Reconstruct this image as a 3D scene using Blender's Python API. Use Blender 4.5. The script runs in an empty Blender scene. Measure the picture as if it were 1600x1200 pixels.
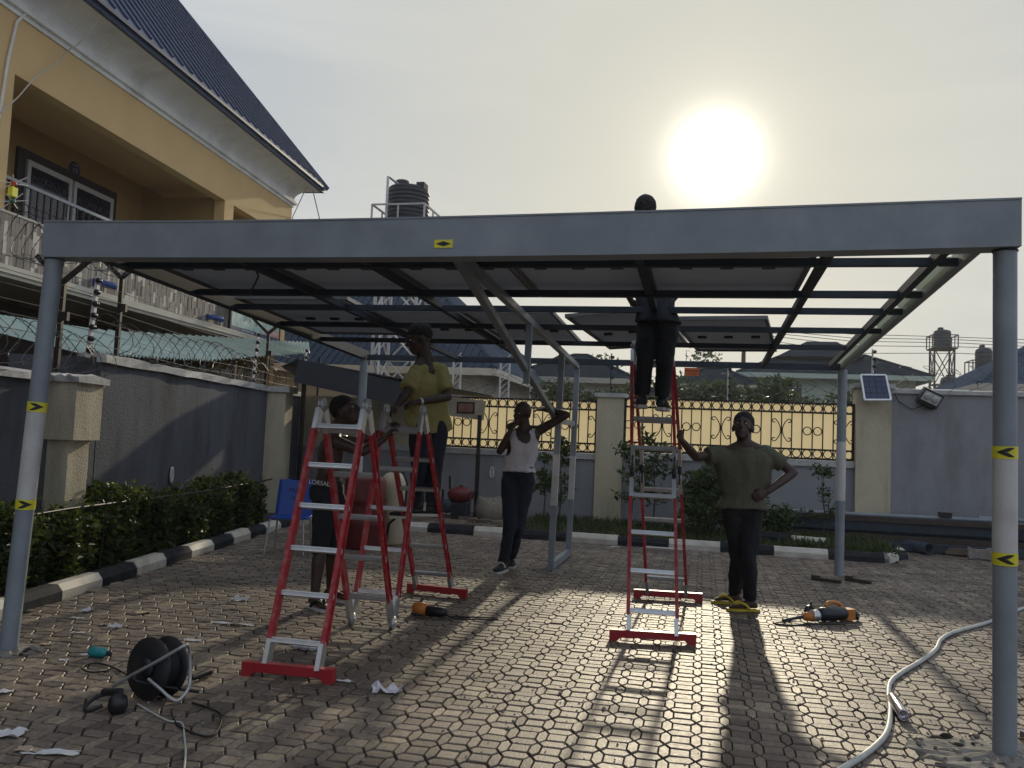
import bpy, bmesh, math, random
import numpy as np
from mathutils import Vector, Matrix

random.seed(7)
rng = np.random.default_rng(7)
sc = bpy.context.scene
col = sc.collection

# ------------------------------------------------------------------ camera, sky, sun, exposure
# world frame: X along the carport's width, Y along its depth, Z up; origin at the foot of the near left post
F_PX, PITCH, ROLL, YAW = 1336.6, 0.0648, 0.0423, 0.2214
CAM = np.array([4.338, -4.794, 1.5])
def _rotz(w):
    c, s = math.cos(YAW), math.sin(YAW)
    return np.array([w[0]*c - w[1]*s, w[0]*s + w[1]*c, w[2]])
_fw = np.array([0, math.cos(PITCH), math.sin(PITCH)])
_up = np.array([0, -math.sin(PITCH), math.cos(PITCH)])
_rt = np.array([1.0, 0, 0])
FW = _rotz(_fw)
UP = _rotz(math.cos(ROLL)*_up - math.sin(ROLL)*_rt)
RT = _rotz(math.cos(ROLL)*_rt + math.sin(ROLL)*_up)
cd = bpy.data.cameras.new('camera')
cam = bpy.data.objects.new('camera', cd)
col.objects.link(cam)
cd.sensor_width = 36.0
cd.lens = F_PX/1600*36
cd.clip_end = 2000
cam.matrix_world = Matrix([[RT[i], UP[i], -FW[i], CAM[i]] for i in range(3)] + [[0, 0, 0, 1]])
sc.camera = cam

SUN_EL, SUN_AZ = math.radians(18.65), math.radians(0.33)   # azimuth from +Y towards +X
SUND = Vector((math.sin(SUN_AZ)*math.cos(SUN_EL), math.cos(SUN_AZ)*math.cos(SUN_EL), math.sin(SUN_EL)))
world = bpy.data.worlds.new('World')
sc.world = world
world.use_nodes = True
nt = world.node_tree
for n in list(nt.nodes): nt.nodes.remove(n)
def wn(t, **k):
    n = nt.nodes.new(t)
    for a, b in k.items(): setattr(n, a, b)
    return n
out = wn('ShaderNodeOutputWorld')
sky = wn('ShaderNodeTexSky', sky_type='NISHITA', sun_disc=False)
sky.sun_elevation = SUN_EL; sky.sun_rotation = SUN_AZ
sky.air_density = 1.2; sky.dust_density = 1.6; sky.ozone_density = 1.0
bgs = wn('ShaderNodeBackground'); bgs.inputs['Strength'].default_value = 0.10
nt.links.new(sky.outputs[0], bgs.inputs['Color'])
tc = wn('ShaderNodeTexCoord')
# thin high cloud: a grey veil, warmer and brighter towards the sun
dot = wn('ShaderNodeVectorMath', operation='DOT_PRODUCT')
dot.inputs[1].default_value = SUND
nt.links.new(tc.outputs['Generated'], dot.inputs[0])
def wmath(op, a, b=None, clamp=False):
    n = wn('ShaderNodeMath', operation=op); n.use_clamp = clamp
    for i, v in enumerate((a, b)):
        if v is None: continue
        if isinstance(v, (int, float)): n.inputs[i].default_value = v
        else: nt.links.new(v, n.inputs[i])
    return n.outputs[0]
cosang = wmath('MAXIMUM', dot.outputs['Value'], 0.0)
mp = wn('ShaderNodeMapping'); mp.inputs['Scale'].default_value = (1.0, 1.0, 4.5)
nt.links.new(tc.outputs['Generated'], mp.inputs[0])
cn = wn('ShaderNodeTexNoise'); cn.inputs['Scale'].default_value = 2.4; cn.inputs['Detail'].default_value = 6; cn.inputs['Roughness'].default_value = 0.55
cn.inputs['Distortion'].default_value = 0.6
nt.links.new(mp.outputs[0], cn.inputs['Vector'])
crmp = wn('ShaderNodeValToRGB')
crmp.color_ramp.elements[0].position = 0.38; crmp.color_ramp.elements[0].color = (0.42, 0.495, 0.63, 1)
crmp.color_ramp.elements[1].position = 0.64; crmp.color_ramp.elements[1].color = (0.595, 0.645, 0.73, 1)
nt.links.new(cn.outputs['Fac'], crmp.inputs[0])
warm = wn('ShaderNodeMixRGB', blend_type='MIX')
warm.inputs['Color2'].default_value = (0.635, 0.62, 0.52, 1)
nt.links.new(wmath('MULTIPLY', wmath('POWER', cosang, 5.0), 0.90), warm.inputs['Fac'])
nt.links.new(crmp.outputs[0], warm.inputs['Color1'])
bgc = wn('ShaderNodeBackground')
nt.links.new(warm.outputs[0], bgc.inputs['Color'])
mixs = wn('ShaderNodeMixShader'); mixs.inputs[0].default_value = 0.97
nt.links.new(bgs.outputs[0], mixs.inputs[1]); nt.links.new(bgc.outputs[0], mixs.inputs[2])
# the sun's aureole in the haze
glow = wmath('ADD', wmath('MULTIPLY', wmath('POWER', cosang, 1500.0), 2.2),
             wmath('ADD', wmath('MULTIPLY', wmath('POWER', cosang, 330.0), 0.22), wmath('MULTIPLY', wmath('POWER', cosang, 24.0), 0.03)))
bgg = wn('ShaderNodeBackground'); bgg.inputs['Color'].default_value = (1.0, 0.93, 0.74, 1)
nt.links.new(glow, bgg.inputs['Strength'])
adds = wn('ShaderNodeAddShader')
nt.links.new(mixs.outputs[0], adds.inputs[0]); nt.links.new(bgg.outputs[0], adds.inputs[1])
nt.links.new(adds.outputs[0], out.inputs['Surface'])

sd = bpy.data.lights.new('sun', 'SUN')
sun = bpy.data.objects.new('sun', sd)
col.objects.link(sun)
sd.energy = 2.4; sd.angle = math.radians(1.3); sd.color = (1.0, 0.87, 0.64)
sun.rotation_euler = SUND.to_track_quat('Z', 'Y').to_euler()
sun.location = (0, 0, 30)

sc.view_settings.view_transform = 'Standard'
sc.view_settings.look = 'None'
sc.view_settings.exposure = 0.0
sc.view_settings.gamma = 1.0
sc.view_settings.use_curve_mapping = False
sc.render.engine = 'CYCLES'
sc.cycles.max_bounces = 8
sc.cycles.diffuse_bounces = 4
sc.cycles.transparent_max_bounces = 8

# ------------------------------------------------------------------ measuring helpers (photo pixel -> place)
def ray(x, y): return FW + (x-800)/F_PX*RT - (y-600)/F_PX*UP
def G(x, y, z=0.0):
    d = ray(x, y); return CAM + d*(z-CAM[2])/d[2]
def T(x, y, t):
    d = ray(x, y); return CAM + d*(t-CAM[1])/d[1]
def PL(x, y, p0, n):
    d = ray(x, y); return CAM + d*(np.dot(np.array(p0)-CAM, n)/np.dot(d, n))
def V(*a): return np.array(a, float)
def unit(a):
    a = np.array(a, float); return a/max(np.linalg.norm(a), 1e-9)

# ------------------------------------------------------------------ materials
def mat(name, color, rough=0.6, metal=0.0, var=0.12, scale=8.0, bump=0.0, bscale=60.0, spec=0.5, trans=0.0, coords='Object', stain=None):
    m = bpy.data.materials.new(name); m.use_nodes = True
    t = m.node_tree; b = t.nodes['Principled BSDF']
    b.inputs['Roughness'].default_value = rough; b.inputs['Metallic'].default_value = metal
    b.inputs['Specular IOR Level'].default_value = spec
    b.inputs['Base Color'].default_value = (*color, 1)
    c = t.nodes.new('ShaderNodeTexCoord')
    if var > 0:
        n = t.nodes.new('ShaderNodeTexNoise'); n.inputs['Scale'].default_value = scale; n.inputs['Detail'].default_value = 5
        t.links.new(c.outputs[coords], n.inputs['Vector'])
        r = t.nodes.new('ShaderNodeValToRGB')
        r.color_ramp.elements[0].position = 0.3; r.color_ramp.elements[1].position = 0.7
        r.color_ramp.elements[0].color = (*[max(0, q*(1-var)) for q in color], 1)
        r.color_ramp.elements[1].color = (*[min(1, q*(1+var)) for q in color], 1)
        t.links.new(n.outputs['Fac'], r.inputs[0])
        last = r.outputs[0]
        if stain:
            n2 = t.nodes.new('ShaderNodeTexNoise'); n2.inputs['Scale'].default_value = stain[1]; n2.inputs['Detail'].default_value = 7; n2.inputs['Roughness'].default_value = 0.65
            mpn = t.nodes.new('ShaderNodeMapping'); mpn.inputs['Scale'].default_value = stain[3] if len(stain) > 3 else (1, 1, 1)
            t.links.new(c.outputs[coords], mpn.inputs[0]); t.links.new(mpn.outputs[0], n2.inputs['Vector'])
            r2 = t.nodes.new('ShaderNodeValToRGB'); r2.color_ramp.elements[0].position = 0.48; r2.color_ramp.elements[1].position = 0.72
            r2.color_ramp.elements[1].color = (stain[2],)*3 + (1,)
            r2.color_ramp.elements[0].color = (0, 0, 0, 1)
            t.links.new(n2.outputs['Fac'], r2.inputs[0])
            mx = t.nodes.new('ShaderNodeMixRGB'); mx.inputs['Color2'].default_value = (*stain[0], 1)
            t.links.new(r2.outputs[0], mx.inputs['Fac']); t.links.new(last, mx.inputs['Color1'])
            last = mx.outputs[0]
        t.links.new(last, b.inputs['Base Color'])
    if bump > 0:
        n = t.nodes.new('ShaderNodeTexNoise'); n.inputs['Scale'].default_value = bscale; n.inputs['Detail'].default_value = 4
        t.links.new(c.outputs[coords], n.inputs['Vector'])
        bp = t.nodes.new('ShaderNodeBump'); bp.inputs['Strength'].default_value = bump; bp.inputs['Distance'].default_value = 0.01
        t.links.new(n.outputs['Fac'], bp.inputs['Height']); t.links.new(bp.outputs[0], b.inputs['Normal'])
    if trans > 0:
        tr = t.nodes.new('ShaderNodeBsdfTranslucent'); tr.inputs['Color'].default_value = (*color, 1)
        mx = t.nodes.new('ShaderNodeMixShader'); mx.inputs[0].default_value = trans
        t.links.new(b.outputs[0], mx.inputs[1]); t.links.new(tr.outputs[0], mx.inputs[2])
        t.links.new(mx.outputs[0], t.nodes['Material Output'].inputs['Surface'])
    return m

def leaf_mat(name, c1, c2, trans=0.35):
    m = bpy.data.materials.new(name); m.use_nodes = True
    t = m.node_tree; b = t.nodes['Principled BSDF']; b.inputs['Roughness'].default_value = 0.45
    g = t.nodes.new('ShaderNodeNewGeometry')
    r = t.nodes.new('ShaderNodeValToRGB'); r.color_ramp.elements[0].color = (*c1, 1); r.color_ramp.elements[1].color = (*c2, 1)
    t.links.new(g.outputs['Random Per Island'], r.inputs[0]); t.links.new(r.outputs[0], b.inputs['Base Color'])
    tr = t.nodes.new('ShaderNodeBsdfTranslucent'); t.links.new(r.outputs[0], tr.inputs['Color'])
    mx = t.nodes.new('ShaderNodeMixShader'); mx.inputs[0].default_value = trans
    t.links.new(b.outputs[0], mx.inputs[1]); t.links.new(tr.outputs[0], mx.inputs[2])
    t.links.new(mx.outputs[0], t.nodes['Material Output'].inputs['Surface'])
    return m

def paver_mat():
    m = bpy.data.materials.new('concrete_paver'); m.use_nodes = True
    t = m.node_tree; b = t.nodes['Principled BSDF']
    g = t.nodes.new('ShaderNodeNewGeometry'); oi = t.nodes.new('ShaderNodeObjectInfo')
    ad = t.nodes.new('ShaderNodeMath'); ad.operation = 'ADD'
    t.links.new(g.outputs['Random Per Island'], ad.inputs[0]); t.links.new(oi.outputs['Random'], ad.inputs[1])
    fr = t.nodes.new('ShaderNodeMath'); fr.operation = 'FRACT'; t.links.new(ad.outputs[0], fr.inputs[0])
    r = t.nodes.new('ShaderNodeValToRGB')
    r.color_ramp.elements[0].color = (0.125, 0.094, 0.080, 1); r.color_ramp.elements[1].color = (0.385, 0.32, 0.24, 1)
    e = r.color_ramp.elements.new(0.3); e.color = (0.215, 0.174, 0.145, 1)
    e = r.color_ramp.elements.new(0.8); e.color = (0.25, 0.206, 0.168, 1)
    t.links.new(fr.outputs[0], r.inputs[0])
    n = t.nodes.new('ShaderNodeTexNoise'); n.inputs['Scale'].default_value = 1.1; n.inputs['Detail'].default_value = 6
    t.links.new(g.outputs['Position'], n.inputs['Vector'])
    r2 = t.nodes.new('ShaderNodeValToRGB'); r2.color_ramp.elements[0].position = 0.38; r2.color_ramp.elements[1].position = 0.62
    r2.color_ramp.elements[0].color = (0.62, 0.58, 0.56, 1); r2.color_ramp.elements[1].color = (1.08, 1.05, 1.0, 1)
    t.links.new(n.outputs['Fac'], r2.inputs[0])
    mx = t.nodes.new('ShaderNodeMixRGB'); mx.blend_type = 'MULTIPLY'; mx.inputs['Fac'].default_value = 1
    t.links.new(r.outputs[0], mx.inputs['Color1']); t.links.new(r2.outputs[0], mx.inputs['Color2'])
    n3 = t.nodes.new('ShaderNodeTexNoise'); n3.inputs['Scale'].default_value = 34; n3.inputs['Detail'].default_value = 6
    t.links.new(g.outputs['Position'], n3.inputs['Vector'])
    r3 = t.nodes.new('ShaderNodeValToRGB'); r3.color_ramp.elements[0].position = 0.3; r3.color_ramp.elements[1].position = 0.7
    r3.color_ramp.elements[0].color = (0.52, 0.50, 0.47, 1); r3.color_ramp.elements[1].color = (1.1, 1.1, 1.08, 1)
    t.links.new(n3.outputs['Fac'], r3.inputs[0])
    mx2 = t.nodes.new('ShaderNodeMixRGB'); mx2.blend_type = 'MULTIPLY'; mx2.inputs['Fac'].default_value = 1
    t.links.new(mx.outputs[0], mx2.inputs['Color1']); t.links.new(r3.outputs[0], mx2.inputs['Color2'])
    # dark oil and soil marks
    n4 = t.nodes.new('ShaderNodeTexNoise'); n4.inputs['Scale'].default_value = 4.5; n4.inputs['Detail'].default_value = 8; n4.inputs['Roughness'].default_value = 0.7
    t.links.new(g.outputs['Position'], n4.inputs['Vector'])
    r4 = t.nodes.new('ShaderNodeValToRGB'); r4.color_ramp.elements[0].position = 0.56; r4.color_ramp.elements[1].position = 0.72
    r4.color_ramp.elements[0].color = (0, 0, 0, 1); r4.color_ramp.elements[1].color = (0.6, 0.6, 0.6, 1)
    t.links.new(n4.outputs['Fac'], r4.inputs[0])
    mx3 = t.nodes.new('ShaderNodeMixRGB'); mx3.inputs['Color2'].default_value = (0.10, 0.082, 0.06, 1)
    t.links.new(r4.outputs[0], mx3.inputs['Fac']); t.links.new(mx2.outputs[0], mx3.inputs['Color1'])
    t.links.new(mx3.outputs[0], b.inputs['Base Color'])
    rr = t.nodes.new('ShaderNodeMapRange'); rr.inputs['To Min'].default_value = 0.43; rr.inputs['To Max'].default_value = 0.68
    t.links.new(n3.outputs['Fac'], rr.inputs['Value']); t.links.new(rr.outputs[0], b.inputs['Roughness'])
    b.inputs['Specular IOR Level'].default_value = 0.55
    bp = t.nodes.new('ShaderNodeBump'); bp.inputs['Strength'].default_value = 0.45; bp.inputs['Distance'].default_value = 0.006
    n5 = t.nodes.new('ShaderNodeTexNoise'); n5.inputs['Scale'].default_value = 90; n5.inputs['Detail'].default_value = 5
    t.links.new(g.outputs['Position'], n5.inputs['Vector'])
    t.links.new(n5.outputs['Fac'], bp.inputs['Height']); t.links.new(bp.outputs[0], b.inputs['Normal'])
    return m

M = {}
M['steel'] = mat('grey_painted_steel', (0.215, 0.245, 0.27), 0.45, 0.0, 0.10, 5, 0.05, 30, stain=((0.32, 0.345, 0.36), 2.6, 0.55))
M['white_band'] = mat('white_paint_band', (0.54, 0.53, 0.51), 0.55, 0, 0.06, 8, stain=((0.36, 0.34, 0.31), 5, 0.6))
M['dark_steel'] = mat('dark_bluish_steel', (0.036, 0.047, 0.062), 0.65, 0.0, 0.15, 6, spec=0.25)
M['yellow'] = mat('yellow_reflective_tape', (0.72, 0.66, 0.04), 0.35, 0, 0.06, 20)
M['black'] = mat('black_print', (0.012, 0.012, 0.014), 0.5, 0, 0.1, 20)
M['backsheet'] = mat('white_backsheet', (0.76, 0.79, 0.82), 0.5, 0, 0.06, 3, trans=0.45, stain=((0.60, 0.61, 0.62), 1.6, 0.5))
M['cells'] = mat('blue_black_cells', (0.01, 0.014, 0.03), 0.12, 0, 0.15, 10)
M['bifacial'] = mat('cells_with_clear_gaps', (0.01, 0.014, 0.03), 0.15, 0, 0)
_t = M['bifacial'].node_tree; _tr = _t.nodes.new('ShaderNodeBsdfTranslucent'); _tr.inputs['Color'].default_value = (0.62, 0.68, 0.76, 1)
_mx = _t.nodes.new('ShaderNodeMixShader'); _mx.inputs[0].default_value = 0.42
_t.links.new(_t.nodes['Principled BSDF'].outputs[0], _mx.inputs[1]); _t.links.new(_tr.outputs[0], _mx.inputs[2]); _t.links.new(_mx.outputs[0], _t.nodes['Material Output'].inputs['Surface'])
M['alu'] = mat('mill_aluminium', (0.62, 0.63, 0.64), 0.34, 0.85, 0.08, 20)
M['alu_dull'] = mat('dull_aluminium', (0.42, 0.42, 0.41), 0.5, 0.6, 0.25, 14, stain=((0.75, 0.74, 0.7), 9, 0.7))
M['anodised'] = mat('dark_anodised_frame', (0.16, 0.165, 0.17), 0.5, 0.3, 0.1, 12)
M['red'] = mat('red_fibreglass', (0.36, 0.014, 0.024), 0.42, 0, 0.12, 9, stain=((0.46, 0.22, 0.19), 13, 0.6))
M['red_bar'] = mat('red_painted_bar', (0.36, 0.016, 0.024), 0.4, 0, 0.12, 9, stain=((0.16, 0.04, 0.035), 9, 0.5))
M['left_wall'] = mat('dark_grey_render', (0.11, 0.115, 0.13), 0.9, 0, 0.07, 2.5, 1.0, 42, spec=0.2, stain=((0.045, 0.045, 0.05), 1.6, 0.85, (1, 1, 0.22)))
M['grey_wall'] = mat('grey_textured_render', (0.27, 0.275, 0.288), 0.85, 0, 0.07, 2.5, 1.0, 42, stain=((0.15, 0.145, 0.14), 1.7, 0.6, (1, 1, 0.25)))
M['cream_wall'] = mat('cream_textured_render', (0.54, 0.48, 0.34), 0.85, 0, 0.06, 3, 0.9, 45, stain=((0.24, 0.20, 0.15), 2.0, 0.8, (1, 1, 0.25)))
M['coping'] = mat('worn_white_coping', (0.46, 0.45, 0.43), 0.8, 0, 0.12, 7, 0.6, 25, stain=((0.2, 0.19, 0.18), 5, 0.6))
M['yellow_wall'] = mat('yellow_render', (0.72, 0.50, 0.235), 0.85, 0, 0.05, 1.2, 0.35, 80, stain=((0.62, 0.41, 0.16), 0.8, 0.3, (1, 1, 0.3)))
M['cornice'] = mat('white_cornice', (0.84, 0.84, 0.81), 0.7, 0, 0.05, 2, 0.1, 30, stain=((0.42, 0.41, 0.38), 1.3, 0.5))
M['ledge'] = mat('cream_ledge', (0.58, 0.54, 0.44), 0.75, 0, 0.06, 2, 0.1, 40, stain=((0.33, 0.29, 0.23), 2.2, 0.4))
M['roof_blue'] = mat('dark_blue_roofing', (0.034, 0.055, 0.115), 0.5, 0.0, 0.12, 2, spec=0.35)
M['roof_dark'] = mat('charcoal_roofing', (0.030, 0.038, 0.048), 1.0, 0.0, 0.15, 1, spec=0.0)
M['roof_slate'] = mat('blue_grey_roofing', (0.055, 0.075, 0.105), 1.0, 0.0, 0.12, 1, spec=0.0)
M['roof_green'] = mat('pale_green_sheet', (0.40, 0.50, 0.44), 0.55, 0.1, 0.08, 2, stain=((0.24, 0.25, 0.2), 1.5, 0.45))
M['glass_dark'] = mat('dark_blue_glass', (0.008, 0.012, 0.035), 0.08, 0, 0.0)
M['white_frame'] = mat('white_frame', (0.60, 0.60, 0.58), 0.5, 0, 0.05, 6)
M['brown_frame'] = mat('dark_brown_frame', (0.02, 0.014, 0.012), 0.55, 0, 0.1, 6)
M['plate_blue'] = mat('blue_number_plate', (0.012, 0.018, 0.12), 0.4, 0, 0.05, 8)
M['black_iron'] = mat('dark_wrought_iron', (0.016, 0.010, 0.009), 0.5, 0.2, 0.2, 20)
M['sheet'] = mat('yellow_plastic_sheet', (0.80, 0.69, 0.44), 0.5, 0, 0.06, 3, trans=0.55)
M['pale_strip'] = mat('pale_translucent_strip', (0.70, 0.74, 0.66), 0.5, 0, 0.05, 4, trans=0.6)
M['kerb_black'] = mat('black_painted_kerb', (0.022, 0.025, 0.030), 0.85, 0, 0.25, 12, 0.4, 40, spec=0.2, stain=((0.08, 0.07, 0.06), 7, 0.4))
M['kerb_white'] = mat('white_painted_kerb', (0.58, 0.54, 0.46), 0.7, 0, 0.12, 12, 0.4, 40, stain=((0.24, 0.20, 0.16), 6, 0.7))
M['paver'] = paver_mat()
M['joint'] = mat('dark_joint_sand', (0.040, 0.033, 0.026), 0.95, 0, 0.2, 30, 0.4, 80)
M['soil'] = mat('dark_soil', (0.050, 0.040, 0.030), 0.95, 0, 0.3, 6, 0.8, 20)
M['earth'] = mat('dusty_earth', (0.16, 0.12, 0.085), 0.95, 0, 0.2, 0.3, 0.3, 3)
M['concrete'] = mat('rough_concrete', (0.24, 0.22, 0.19), 0.9, 0, 0.25, 14, 1.0, 30, stain=((0.10, 0.085, 0.07), 8, 0.7))
M['hedge_leaf'] = leaf_mat('hedge_leaf', (0.012, 0.026, 0.006), (0.085, 0.11, 0.018))
M['bush_leaf'] = leaf_mat('bush_leaf', (0.020, 0.045, 0.012), (0.085, 0.12, 0.030))
M['far_leaf'] = leaf_mat('far_leaf', (0.030, 0.050, 0.018), (0.090, 0.12, 0.040))
M['grass'] = leaf_mat('grass_blade', (0.030, 0.050, 0.012), (0.085, 0.11, 0.030))
M['bark'] = mat('bark', (0.07, 0.05, 0.035), 0.9, 0, 0.3, 20, 0.5, 40)
M['wire'] = mat('galvanised_wire', (0.09, 0.088, 0.086), 0.5, 0.4, 0.2, 20)
M['white_post'] = mat('white_fence_post', (0.55, 0.54, 0.52), 0.6, 0, 0.1, 10)
M['black_plastic'] = mat('black_plastic', (0.013, 0.013, 0.016), 0.42, 0, 0.15, 20)
M['black_rubber'] = mat('black_rubber', (0.012, 0.012, 0.012), 0.6, 0, 0.15, 20)
M['tank'] = mat('black_tank_plastic', (0.018, 0.022, 0.034), 0.6, 0, 0.12, 3)
M['blue_chair'] = mat('blue_chair_plastic', (0.010, 0.065, 0.33), 0.38, 0, 0.08, 6)
M['chair_leg'] = mat('chair_leg_metal', (0.42, 0.42, 0.42), 0.4, 0.6, 0.1, 12)
M['orange'] = mat('orange_tool_case', (0.50, 0.165, 0.025), 0.5, 0, 0.1, 12)
M['hose'] = mat('pale_grey_hose', (0.46, 0.47, 0.44), 0.5, 0, 0.10, 14, stain=((0.26, 0.24, 0.2), 10, 0.5))
M['paper'] = mat('white_paper', (0.74, 0.73, 0.72), 0.8, 0, 0.05, 10, trans=0.2)
M['tan_paper'] = mat('tan_card', (0.42, 0.32, 0.22), 0.85, 0, 0.1, 10)
M['teal'] = mat('teal_bottle', (0.015, 0.22, 0.22), 0.25, 0, 0.08, 8)
M['wrap'] = mat('clear_crinkled_wrap', (0.62, 0.60, 0.62), 0.18, 0.1, 0.2, 30)
M['chrome'] = mat('shiny_can', (0.50, 0.47, 0.50), 0.22, 0.9, 0.1, 10)
M['rust'] = mat('rusty_steel', (0.06, 0.045, 0.035), 0.75, 0.3, 0.3, 25)
M['skin'] = mat('dark_skin', (0.055, 0.030, 0.020), 0.48, 0, 0.12, 14, 0.08, 90)
M['hair'] = mat('black_hair', (0.006, 0.005, 0.005), 0.75, 0, 0.2, 60, 0.6, 160)
M['eye'] = mat('eye_white', (0.50, 0.46, 0.42), 0.3, 0, 0.0)
M['polo'] = mat('yellow_polo_cloth', (0.31, 0.272, 0.095), 0.9, 0, 0.08, 12, 0.5, 22)
M['olive'] = mat('olive_grey_cloth', (0.095, 0.092, 0.060), 0.9, 0, 0.08, 12, 0.5, 22)
M['vest'] = mat('white_ribbed_cloth', (0.62, 0.60, 0.62), 0.9, 0, 0.05, 14, 0.4, 26)
M['jeans'] = mat('dark_denim', (0.014, 0.018, 0.032), 0.9, 0, 0.15, 16, 0.5, 24)
M['trousers'] = mat('black_trouser_cloth', (0.012, 0.013, 0.017), 0.9, 0, 0.15, 16, 0.5, 24)
M['dark_shirt'] = mat('dark_work_cloth', (0.022, 0.026, 0.034), 0.9, 0, 0.15, 14, 0.5, 24)
M['sole'] = mat('pale_rubber_sole', (0.55, 0.53, 0.48), 0.7, 0, 0.1, 12)
M['yellow_rubber'] = mat('yellow_flip_flop', (0.55, 0.42, 0.035), 0.6, 0, 0.1, 12)
M['red_plastic'] = mat('dark_red_plastic', (0.12, 0.010, 0.012), 0.5, 0, 0.12, 8)
M['cream_plastic'] = mat('cream_enamel', (0.56, 0.50, 0.34), 0.4, 0, 0.08, 5, stain=((0.3, 0.25, 0.18), 5, 0.4))
M['wood'] = mat('weathered_boards', (0.15, 0.11, 0.075), 0.85, 0, 0.25, 6, 0.3, 30)
M['dark_board'] = mat('dark_blue_board', (0.014, 0.018, 0.026), 0.6, 0, 0.15, 4)
M['tan_board'] = mat('tan_fascia_board', (0.30, 0.25, 0.18), 0.75, 0, 0.12, 6)
M['house_wall'] = mat('pale_house_render', (0.46, 0.43, 0.36), 0.85, 0, 0.08, 1)
M['mint_wall'] = mat('pale_mint_render', (0.42, 0.50, 0.42), 0.85, 0, 0.06, 1)
M['lamp_glass'] = mat('floodlight_glass', (0.46, 0.48, 0.45), 0.2, 0, 0.1, 20)
M['tag_orange'] = mat('orange_tag', (0.78, 0.38, 0.20), 0.6, 0, 0.05, 10, trans=0.3)
M['lilac'] = mat('violet_blue_fitting', (0.02, 0.05, 0.20), 0.4, 0, 0.1, 10)
M['green_plastic'] = mat('green_plastic', (0.02, 0.14, 0.06), 0.5, 0, 0.05, 10)
M['red_tip'] = mat('red_plastic_hub', (0.55, 0.06, 0.02), 0.5, 0, 0.05, 10)
M['yellow_plastic'] = mat('yellow_plastic', (0.80, 0.75, 0.05), 0.5, 0, 0.05, 10)
M['billboard'] = mat('pale_green_print', (0.46, 0.58, 0.50), 0.5, 0, 0.18, 2.5, stain=((0.12, 0.26, 0.30), 3.2, 0.8))
M['text_grey'] = mat('grey_print', (0.16, 0.20, 0.17), 0.6, 0, 0)
M['text_faint'] = mat('faint_print', (0.035, 0.045, 0.06), 0.6, 0, 0)
M['text_white'] = mat('white_print', (0.70, 0.70, 0.70), 0.6, 0, 0)
M['text_dark'] = mat('dark_blue_print', (0.01, 0.015, 0.04), 0.6, 0, 0)
M['text_brown'] = mat('brown_print', (0.06, 0.02, 0.008), 0.6, 0, 0)
M['salmon'] = mat('salmon_print', (0.66, 0.28, 0.22), 0.6, 0, 0.1, 6)
M['navy'] = mat('navy_print', (0.06, 0.07, 0.12), 0.6, 0, 0.1, 6)

# ------------------------------------------------------------------ mesh builder
def frame(d, hint=(0, 0, 1)):
    d = unit(d); h = np.array(hint, float)
    if abs(np.dot(d, unit(h))) > 0.98: h = np.array([0, 1.0, 0]) if abs(d[1]) < 0.9 else np.array([1.0, 0, 0])
    x = unit(np.cross(h, d)); y = np.cross(d, x)
    return x, y, d           # x sideways, y "up", d along

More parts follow.
